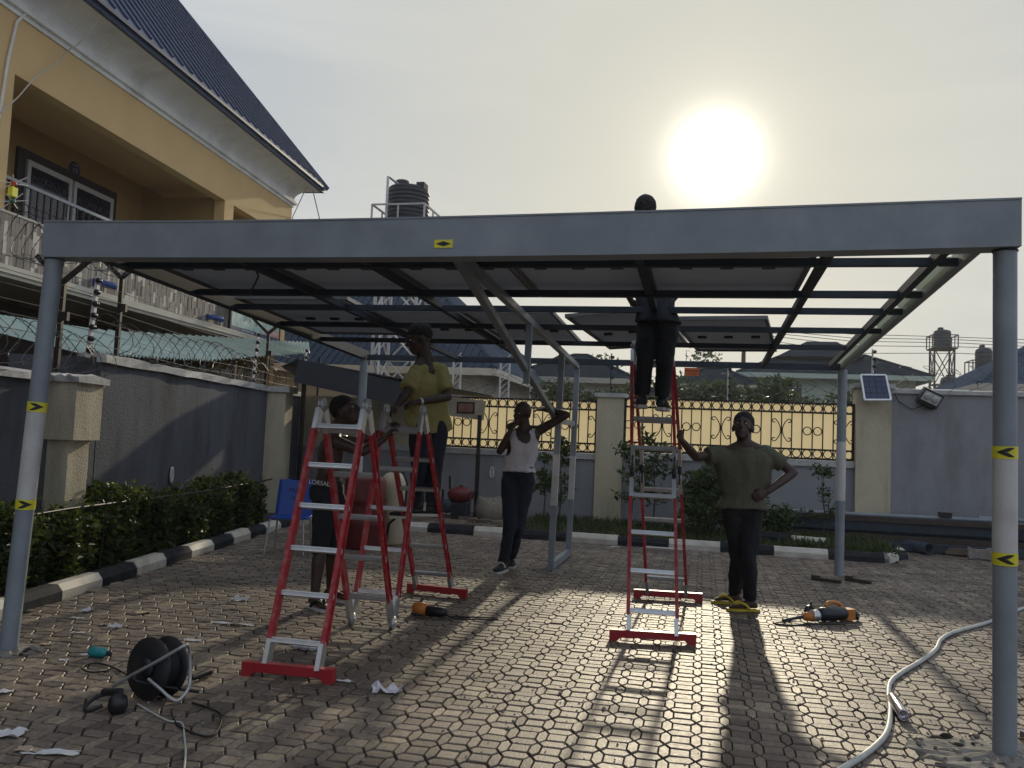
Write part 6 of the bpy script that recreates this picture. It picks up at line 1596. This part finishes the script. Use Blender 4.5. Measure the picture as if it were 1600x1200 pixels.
def hand(mb, wrist, d, nrm, curl=.5, s=1.0, thumb=1):
    d = unit(d); nrm = np.array(nrm, float); nrm = unit(nrm-d*np.dot(nrm, d)); x = np.cross(d, nrm); w = np.array(wrist, float)
    rings = []
    for f, hw, th in ((-.01, .026, .021), (.02, .032, .019), (.055, .042, .016), (.085, .043, .014), (.098, .038, .011)):
        rings.append([w+d*f*s+x*hw*s*math.cos(t)+nrm*th*s*math.sin(t) for t in np.linspace(0, 2*math.pi, 13)[:-1]])
    mb.loft(rings)
    for i, (o_, L) in enumerate(((-.033, .070), (-.011, .079), (.011, .074), (.033, .058))):
        p = w+d*.088*s+x*o_*s; pts = [p-d*.02*s]; a = 0
        for seg in (.42, .32, .26):
            a += curl*.9*(1 if seg < .42 else .6); dd = d*math.cos(a)+nrm*math.sin(a)+x*o_*1.2*(1-curl); p = p+unit(dd)*L*seg*s; pts.append(p)
        mb.tube(pts, [.0095*s, .0092*s, .0084*s, .0068*s], 8)
    p = w+d*.03*s-x*thumb*.030*s; mb.tube([p+x*thumb*.008*s, p+d*.022*s-x*thumb*.022*s, p+d*.05*s-x*thumb*.03*s+nrm*.016*s, p+d*.072*s-x*thumb*.024*s+nrm*.03*s], [.014*s, .012*s, .010*s, .0075*s], 8)
def foot(mb, ankle, toe_dir, s=1.0, sole=None):
    a = np.array(ankle, float); d = unit(V(toe_dir[0], toe_dir[1], 0)); x = V(d[1], -d[0], 0); z0 = sole if sole is not None else a[2]-.09
    rings = []
    for f, hw, h in ((-.065, .022, .045), (-.045, .034, .075), (0, .037, .095), (.06, .038, .075), (.12, .045, .048), (.165, .043, .034), (.195, .030, .022), (.205, .014, .012)):
        c = V(a[0], a[1], z0)+d*f*s
        rings.append([c+x*hw*s*math.cos(t)+V(0, 0, h*s*.5*(1+math.sin(t))) for t in np.linspace(0, 2*math.pi, 13)[:-1]])
    mb.loft(rings)
    for i, o_ in enumerate((-.028, -.012, .004, .018, .030)):
        c = V(a[0], a[1], z0+.012)+d*(.195-.012*i)*s+x*o_*s; mb.ell(c, d*.018*s, x*.009*s, V(0, 0, .009*s), 8, 6)
def cut(me, p, n):                      # open, clean hem: remove what lies on the +n side of a plane
    bm = bmesh.new(); bm.from_mesh(me)
    bmesh.ops.bisect_plane(bm, geom=bm.verts[:]+bm.edges[:]+bm.faces[:], plane_co=Vector(p), plane_no=Vector(n), clear_outer=True)
    bm.to_mesh(me); bm.free(); return me
def wrinkle(me, amp, sc_, seed=0):
    from mathutils import noise
    me.update(); nv = len(me.vertices); nr = [v.normal.copy() for v in me.vertices]
    for v, n in zip(me.vertices, nr):
        p = v.co*sc_+Vector((seed, seed*.7, 0)); q = Vector((p.x, p.y, p.z*.55))
        v.co += n*amp*(noise.noise(q)+.5*abs(noise.noise(q*2.1)))

def person(label, J, f_body, f_head, u_head, top, top_m, leg_m, shoe, hair=True, s=1.0, sleeve=.55, hem=None, trous_to=.97, extra=None, hands=None, wide=1.0, neck_open=True):
    """J: joint name -> place. top: 'polo', 'vest' or None."""
    t = thing('person', label, 'person', V(J['pelvis'][0], J['pelvis'][1], min(J['la'][2], J['ra'][2])-.09), None)
    J = {k: np.array(v, float) for k, v in J.items()}
    sh = J['ls']-J['rs']; ax = unit(sh); fb = unit(np.array(f_body, float)-ax*np.dot(f_body, ax)); up_ = unit(J['neck']-J['pelvis'])
    W = np.linalg.norm(sh)/2
    mid = (J['ls']+J['rs'])/2; pel = J['pelvis']; hx = unit(J['lh']-J['rh'])
    hw = np.linalg.norm(J['lh']-J['rh'])/2
    def lp_(f): return pel+(mid-pel)*f
    def tor(g=0.0, lo=-.05, hi=1.06):
        tab = [(-.22, hx*(hw+.070), .100), (-.05, hx*(hw+.072), .106), (.12, hx*(hw+.056), .100), (.34, (hx+ax)/2*(hw*.5+W*.36+.052), .095), (.60, ax*(W*.80), .108), (.82, ax*(W*.90), .108), (.95, ax*(W*.84), .092), (1.03, ax*(W*.60), .072), (1.09, ax*(.075), .058)]
        r = []
        for f, a, b in tab:
            if f < lo-.01 or f > hi+.05: continue
            a = np.array(a); n_ = np.linalg.norm(a); r.append((lp_(f), a*(n_+g)/n_*wide, fb*(b+g)*(.5+.5*wide)))
        return r
    body = MB()
    torso(body, tor())
    torso(body, [(lp_(-.05), hx*(hw+.075), fb*.11), (lp_(-.16), hx*(hw+.068), fb*.105), (lp_(-.24), hx*(hw+.045), fb*.08)])
    limb(body, [lp_(.97), lp_(1.0)*.4+J['neck']*.6, J['head']-unit(u_head)*.045*s-unit(f_head)*.02], [.072, .069, .064])
    for k in 'lr': limb(body, [J['neck']-up_*.01, J[k+'s']*.85+mid*.15], [.058, .052])
    P = head(body, J['head'], f_head, u_head, s*1.18)
    for k in 'lr':
        sd_ = 1 if k == 'l' else -1
        S, E, Wr = J[k+'s']-ax*sd_*.045, J[k+'e'], J[k+'w']
        limb(body, [S, S*.55+E*.45, E], [.058, .050, .041]); limb(body, [E, E*.65+Wr*.35, Wr], [.041, .043, .028])
        hd = J.get(k+'f', Wr+(Wr-E)*.3)-Wr
        hn = (hands or {}).get(k, (fb, .5))
        hand(body, Wr, hd, hn[0], hn[1], s*1.02, sd_)
        H, K, A = J[k+'h'], J[k+'k'], J[k+'a']
        limb(body, [H, H*.6+K*.4, K], [.088, .076, .056]); limb(body, [K, K*.68+A*.32, A], [.055, .058, .036])
        foot(body, A, J[k+'t']-A, s, J[k+'t'][2])
    put_me('body', remesh(body, .0085, 2), M['skin'], t)
    for sx in (-1, 1):
        mb = MB(); mb.ell(P(sx*.030, .074, .008), V(.011, 0, 0), V(0, .011, 0), V(0, 0, .009), 10, 8); e = put('eye', mb, M['eye'], t)
        mb = MB(); mb.ell(P(sx*.030, .083, .008), V(.005, 0, 0), V(0, .005, 0), V(0, 0, .005), 8, 6); put('iris', mb, M['black'], e)
    if hair:
        r_, f_, u_ = basis(f_head, u_head); hb = MB(); k = s*1.18
        hb.ell(P(0, -.020, .042), r_*.081*k, f_*.098*k, u_*.092*k, 20, 12); me = remesh(hb, .007, 1)
        cut(me, P(0, .02, .028), unit(-u_*.9+f_*.42)); wrinkle(me, .006, 70, 3)
        put_me('hair', me, M['hair'], t)
    # trousers
    tb = MB()
    torso(tb, [(lp_(.10), hx*(hw+.078)*wide, fb*.116), (lp_(-.02), hx*(hw+.090)*wide, fb*.124), (lp_(-.16), hx*(hw+.082), fb*.118), (lp_(-.26), hx*(hw+.05), fb*.09)])
    for k in 'lr':
        H, K, A = J[k+'h'], J[k+'k'], J[k+'a']; end = K+(A-K)*trous_to
        r1 = .074*(1-trous_to)+.060*trous_to
        limb(tb, [H, H*.6+K*.4, K], [.105, .094, .073]); limb(tb, [K, K*.6+end*.4, end], [.073, .068, r1], round_=False)
    me = remesh(tb, .011, 2); wrinkle(me, .013, 12, 5); put_me('trousers', me, leg_m, t)
    if top is None: mb = MB(); c = lp_(.11); mb.loft([[c+up_*z+hx*(hw+.081)*wide*math.cos(a)+fb*.119*math.sin(a) for a in np.linspace(0, 2*math.pi, 25)[:-1]] for z in (-.018, .018)]); put('belt', mb, M['black_rubber'], t)
    if top == 'polo':
        sb = MB(); hemf = hem if hem is not None else -.10
        torso(sb, [(lp_(hemf-.02), hx*(hw+.118)*wide, fb*.156)]+[q for q in tor(.022*1.0, max(-.04, hemf+.08), 1.04)])
        for k in 'lr':
            sd_ = 1 if k == 'l' else -1
            S, E = J[k+'s']-ax*sd_*.045, J[k+'e']
            limb(sb, [S-ax*sd_*.04, S, S+(E-S)*sleeve*.5, S+(E-S)*sleeve], [.072, .078, .078, .080], round_=False)
            limb(sb, [lp_(1.0)+ax*sd_*.055+up_*.015, J[k+'s']-ax*sd_*.06-up_*.012], [.070, .072])
        me = remesh(sb, .011, 3); wrinkle(me, .017, 9, 2)
        so = put_me('shirt', me, top_m, t)
        mb = MB(); n0 = J['neck']-up_*.035
        mb.loft([[n0+up_*z+ax*r1*math.cos(a)+fb*r1*.95*math.sin(a)+up_*(-.035*max(0, math.sin(a))) for a in np.linspace(0, 2*math.pi, 25)[:-1]] for z, r1 in ((-.03, .088), (.022, .076), (.026, .084), (-.028, .102))], caps=False); put('collar', mb, top_m, so)
        mb = MB(); q = [lp_(f)+fb*(b) for f, b in ((.99, .110), (.90, .128), (.80, .134), (.70, .136))]; mb.tube(q, .009, 6); put('placket', mb, top_m, so)
    elif top == 'vest':
        sb = MB(); torso(sb, [(lp_(-.05), hx*(hw+.108), fb*.142)]+[q for q in tor(.016, .10, 1.0)])
        for k in 'lr':
            sd_ = 1 if k == 'l' else -1; limb(sb, [lp_(.98)+ax*sd_*.06, J[k+'s']-ax*sd_*.075], [.07, .062])
        me = remesh(sb, .009, 2); wrinkle(me, .011, 12, 4)
        nk = lp_(1.06)+fb*.03; sc2 = lp_(.93)+fb*.11
        bm = bmesh.new(); bm.from_mesh(me); dead = []
        for v in bm.verts:
            p_ = np.array(v.co); r1 = np.linalg.norm(p_-nk); q_ = p_-sc2
            hole = r1 < .085 or math.hypot(np.dot(q_, ax)/.075, np.dot(q_, up_)/.085) < 1 and np.dot(q_, fb) > -.08
            for k in 'lr':
                sd_ = 1 if k == 'l' else -1; c_ = J[k+'s']-up_*.07+ax*sd_*.005; q2 = p_-c_
                if math.hypot(np.dot(q2, ax)/.075, np.dot(q2, up_)/.125) < 1: hole = True
            if hole: dead.append(v)
        bmesh.ops.delete(bm, geom=dead, context='VERTS'); bm.to_mesh(me); bm.free()
        so = put_me('vest', me, top_m, t)
    for k in 'lr':
        A, tp_ = J[k+'a'], J[k+'t']; d = unit(V(tp_[0]-A[0], tp_[1]-A[1], 0)); x = V(d[1], -d[0], 0); z0 = tp_[2]
        if shoe in ('flip', 'flip_black'):
            m_ = M['yellow_rubber'] if shoe == 'flip' else M['black_rubber']
            out_ = [(-.085, .028), (-.06, .042), (0, .040), (.06, .042), (.13, .054), (.19, .048), (.225, .022)]
            pts = [V(A[0], A[1], z0-.024)+d*u*s+x*w*s for u, w in out_]+[V(A[0], A[1], z0-.024)+d*u*s-x*w*s for u, w in out_[::-1]]
            mb = MB(); mb.poly(pts, (0, 0, .022)); so = put('sandal', mb, M['sole'] if shoe != 'flip' else m_, t)
            for sg in (-1, 1):
                mb = MB(); mb.tube(smooth([V(A[0], A[1], z0+.012)+d*.165*s+x*.004, V(A[0], A[1], z0+.052)+d*.12*s+x*sg*.028, V(A[0], A[1], z0+.045)+d*.07*s+x*sg*.048, V(A[0], A[1], z0)+d*.02*s+x*sg*.044], 3), .013, 7); put('sandal_strap', mb, m_, so)
        else:
            mb = MB(); rings = []
            for f, hw_, h in ((-.085, .026, .05), (-.06, .042, .085), (0, .046, .10), (.06, .046, .088), (.13, .052, .062), (.19, .048, .048), (.22, .030, .034), (.23, .016, .026)):
                c = V(A[0], A[1], z0-.004)+d*f*s; rings.append([c+x*hw_*s*math.cos(a)+V(0, 0, h*s*.5*(1+math.sin(a))) for a in np.linspace(0, 2*math.pi, 15)[:-1]])
            mb.loft(rings); so = put('shoe', mb, M['black_rubber'], t)
            out_ = [(-.09, .030), (-.06, .046), (0, .048), (.06, .049), (.13, .056), (.19, .052), (.23, .024)]
            pts = [V(A[0], A[1], z0-.022)+d*u*s+x*w*s for u, w in out_]+[V(A[0], A[1], z0-.022)+d*u*s-x*w*s for u, w in out_[::-1]]
            mb = MB(); mb.poly(pts, (0, 0, .024)); put('shoe_sole', mb, M['sole'], so)
            mb = MB(); mb.tube(smooth([V(A[0], A[1], z0+.03)+d*.07*s+x*.05, V(A[0], A[1], z0+.092)+d*.06*s, V(A[0], A[1], z0+.03)+d*.07*s-x*.05], 4), .014, 7); put('shoe_strap', mb, M['sole'], so)
    return t, P

# man in the olive shirt, hand on hip, other hand on the tall ladder
tb_ = 3.42
fl, fr2 = G(1172, 955), G(1148, 944)
J = dict(head=T(1161, 667, tb_), neck=T(1164, 692, tb_), rs=T(1124, 709, tb_), ls=T(1205, 709, tb_+.05), pelvis=T(1160, 785, tb_), rh=T(1146, 798, tb_), lh=T(1175, 799, tb_),
         re=T(1087, 714, tb_-.18), rw=T(1066, 689, tb_-.42), rf=T(1057, 671, tb_-.52), le=T(1240, 738, tb_+.05), lw=T(1200, 768, tb_-.12), lf=T(1176, 780, tb_-.16),
         rk=T(1153, 868, 3.55), lk=T(1170, 872, 3.40), ra=V(fr2[0], fr2[1], .09), la=V(fl[0], fl[1], .09), rt=V(fr2[0]-.2, fr2[1]-.03, .026), lt=V(fl[0]-.2, fl[1]-.06, .026))
J['ra'][2] = .105; J['la'][2] = .105
person('man in an olive shirt and yellow flip-flops, one hand on the tall ladder', J, (-.25, -1, .0), (-.15, -.85, .25), (0, -.2, 1), 'polo', M['olive'], M['trousers'], 'flip', hem=-.10, sleeve=.62, hands={'l': ((0, 1, 0), .4), 'r': ((.6, -.5, 0), .9)}, wide=1.18)
# man in the white vest on the phone
tb_ = 4.70
f1 = G(786, 893); f2 = G(797, 885)
J = dict(head=T(816, 646, tb_-.02), neck=T(820, 670, tb_), rs=T(790, 683, tb_-.03), ls=T(849, 671, tb_+.03), pelvis=T(810, 735, tb_), rh=T(797, 750, tb_), lh=T(822, 751, tb_),
         re=T(781, 705, tb_-.12), rw=T(796, 676, tb_-.16), rf=T(803, 656, tb_-.14), le=T(886, 648, tb_-.02), lw=T(852, 640, tb_+.10), lf=T(838, 640, tb_+.12),
         rk=T(797, 818, tb_-.10), lk=T(810, 820, tb_+.0), ra=V(f1[0], f1[1], .10), la=V(f2[0], f2[1]+.05, .10), rt=V(f1[0]-.03, f1[1]-.2, .022), lt=V(f2[0]+.05, f2[1]-.15, .022))
pm_, P = person('man in a white vest holding a phone to his ear, other arm behind his head', J, (-.25, -1, 0), (-.5, -.85, -.12), (.02, -.05, 1), 'vest', M['vest'], M['jeans'], 'shoe', hair=False, hands={'r': ((.3, .8, .2), .8), 'l': ((0, .2, -1), .5)})
r_, f_, u_ = basis((-.5, -.85, -.12), (.02, -.05, 1))
c = (J['rw']+J['rf'])/2*.3+T(804, 655, tb_-.10)*.7
t = thing('mobile_phone', 'slim pale phone held to the ear of the man in the white vest', 'phone', c)
mb = MB(); dd = unit(V(.25, 0, 1)); nn = unit(np.cross(dd, V(.3, -1, 0))); bb = np.cross(dd, nn); mb.obox(c, dd*.072, bb*.035, nn*.004); put('case', mb, M['black_plastic'], t)
mb = MB(); mb.obox(c+nn*.0045, dd*.068, bb*.032, nn*.001); put('screen', mb, M['lamp_glass'], t)
# man in the yellow polo, standing on the far leg of the folded ladder
tb_ = 2.80
zf = T(645, 806, 2.78)[2]
a1, a2 = T(648, 792, 2.84), T(674, 788, 2.76)
J = dict(head=T(655, 530, tb_-.04), neck=T(663, 557, tb_), rs=T(645, 582, tb_-.14), ls=T(692, 577, tb_+.12), pelvis=T(669, 650, tb_), rh=T(657, 668, tb_-.06), lh=T(683, 668, tb_+.06),
         re=T(634, 615, tb_-.26), rw=T(622, 632, tb_-.34), rf=T(612, 640, tb_-.38), le=T(700, 620, tb_-.02), lw=T(655, 628, tb_-.26), lf=T(632, 632, tb_-.34),
         rk=T(654, 732, tb_-.10), lk=T(680, 732, tb_+.02), ra=a1, la=a2, rt=V(a1[0]-.2, a1[1]-.08, a1[2]-.085), lt=V(a2[0]-.2, a2[1]-.1, a2[2]-.085))
ptw, _ = person('man in a yellow polo shirt standing up on the folded ladder', J, (-.75, -.65, 0), (-.85, -.45, -.30), (-.25, -.1, 1), 'polo', M['polo'], M['jeans'], 'shoe', hem=-.12, sleeve=.80, hands={'l': ((0, .3, -1), .7), 'r': ((0, .3, -1), .7)}, wide=1.16)
mbw = MB(); wq = J['lw']+(J['le']-J['lw'])*.06; ld_ = unit(J['le']-J['lw']); mbw.lathe(wq-ld_*.012, [(.031, 0), (.036, .004), (.036, .02), (.031, .024)], 14, ld_)
put('wrist_watch', mbw, M['alu'], ptw)
# shirtless man behind the folded ladder
tb_ = 2.18
f1, f2 = G(487, 950), G(512, 938)
J = dict(head=T(541, 643, tb_), neck=T(525, 664, tb_+.02), rs=T(524, 690, tb_-.17), ls=T(514, 684, tb_+.17), pelvis=T(512, 765, tb_+.0), rh=T(508, 782, tb_-.09), lh=T(522, 782, tb_+.09),
         re=T(566, 706, tb_-.12), rw=T(600, 686, tb_-.0), rf=T(612, 672, tb_+.04), le=T(560, 690, tb_+.22), lw=T(604, 672, tb_+.28), lf=T(616, 662, tb_+.28),
         rk=T(500, 856, tb_-.08), lk=T(520, 856, tb_+.14), ra=V(f1[0]+.02, f1[1], .10), la=V(f2[0]+.02, f2[1], .10), rt=V(f1[0]+.17, f1[1]-.10, .024), lt=V(f2[0]+.2, f2[1]-.02, .024))
pt, P = person('shirtless man in dark shorts reaching across behind the folded ladder', J, (1, -.15, 0), (.9, -.05, .42), (-.35, 0, 1), None, None, M['trousers'], 'flip_black', trous_to=.12, hands={'l': ((0, -.3, -1), .8), 'r': ((0, -.3, -1), .8)})
c = T(505, 755, tb_-.20)
text('LORSALI', .055, c+V(-.02, -.02, 0), V(1, 0, -.08), V(0, 0, 1), M['text_white'], pt, ext=.001)
mb = MB(); n0 = J['neck']-V(-.02, 0, .06); mb.tube([n0+V(.085*math.cos(a), .075*math.sin(a), -.035*math.cos(a)) for a in np.linspace(0, 2*math.pi, 21)[:-1]], .005, 6, closed=True); put('necklace', mb, M['alu'], pt)
# man up the tall ladder, shoulders above the panels
tb_ = 2.72
a1, a2 = T(1003, 618, 2.64), T(1034, 622, 2.64)
J = dict(head=T(1008, 333, tb_+.02), neck=T(1012, 358, tb_), rs=T(1046, 388, tb_), ls=T(984, 386, tb_), pelvis=T(1027, 494, tb_-.02), rh=T(1043, 512, tb_-.02), lh=T(1014, 511, tb_-.02),
         re=T(1068, 442, tb_+.05), rw=T(1050, 470, tb_+.30), rf=T(1045, 474, tb_+.40), le=T(972, 438, tb_+.05), lw=T(985, 468, tb_+.30), lf=T(990, 474, tb_+.40),
         rk=T(1038, 566, tb_-.12), lk=T(1007, 565, tb_-.12), ra=a2, la=a1, rt=V(a2[0]+.02, a2[1]+.2, a2[2]-.085), lt=V(a1[0]-.02, a1[1]+.2, a1[2]-.085))
person('man in dark work clothes on the tall ladder, head above the fascia', J, (0, 1, 0), (-.1, .95, -.2), (0, .1, 1), 'polo', M['dark_shirt'], M['trousers'], 'shoe', hem=-.08, sleeve=.95, hands={'l': ((0, .3, -1), .3), 'r': ((0, .3, -1), .3)})

# ------------------------------------------------------------------ the hazy air itself
hz = bpy.data.materials.new('pale_haze'); hz.use_nodes = True
ht = hz.node_tree
for n in list(ht.nodes):
    if n.type != 'OUTPUT_MATERIAL': ht.nodes.remove(n)
pv = ht.nodes.new('ShaderNodeVolumePrincipled'); pv.inputs['Color'].default_value = (0.86, 0.92, 1.0, 1); pv.inputs['Density'].default_value = 0.0007; pv.inputs['Anisotropy'].default_value = 0.45
ht.links.new(pv.outputs[0], [n for n in ht.nodes if n.type == 'OUTPUT_MATERIAL'][0].inputs['Volume'])
mb = MB(); mb.box((-120, -60, -1.6), (120, 130, 17.5)); put('haze', mb, hz, kind='stuff')
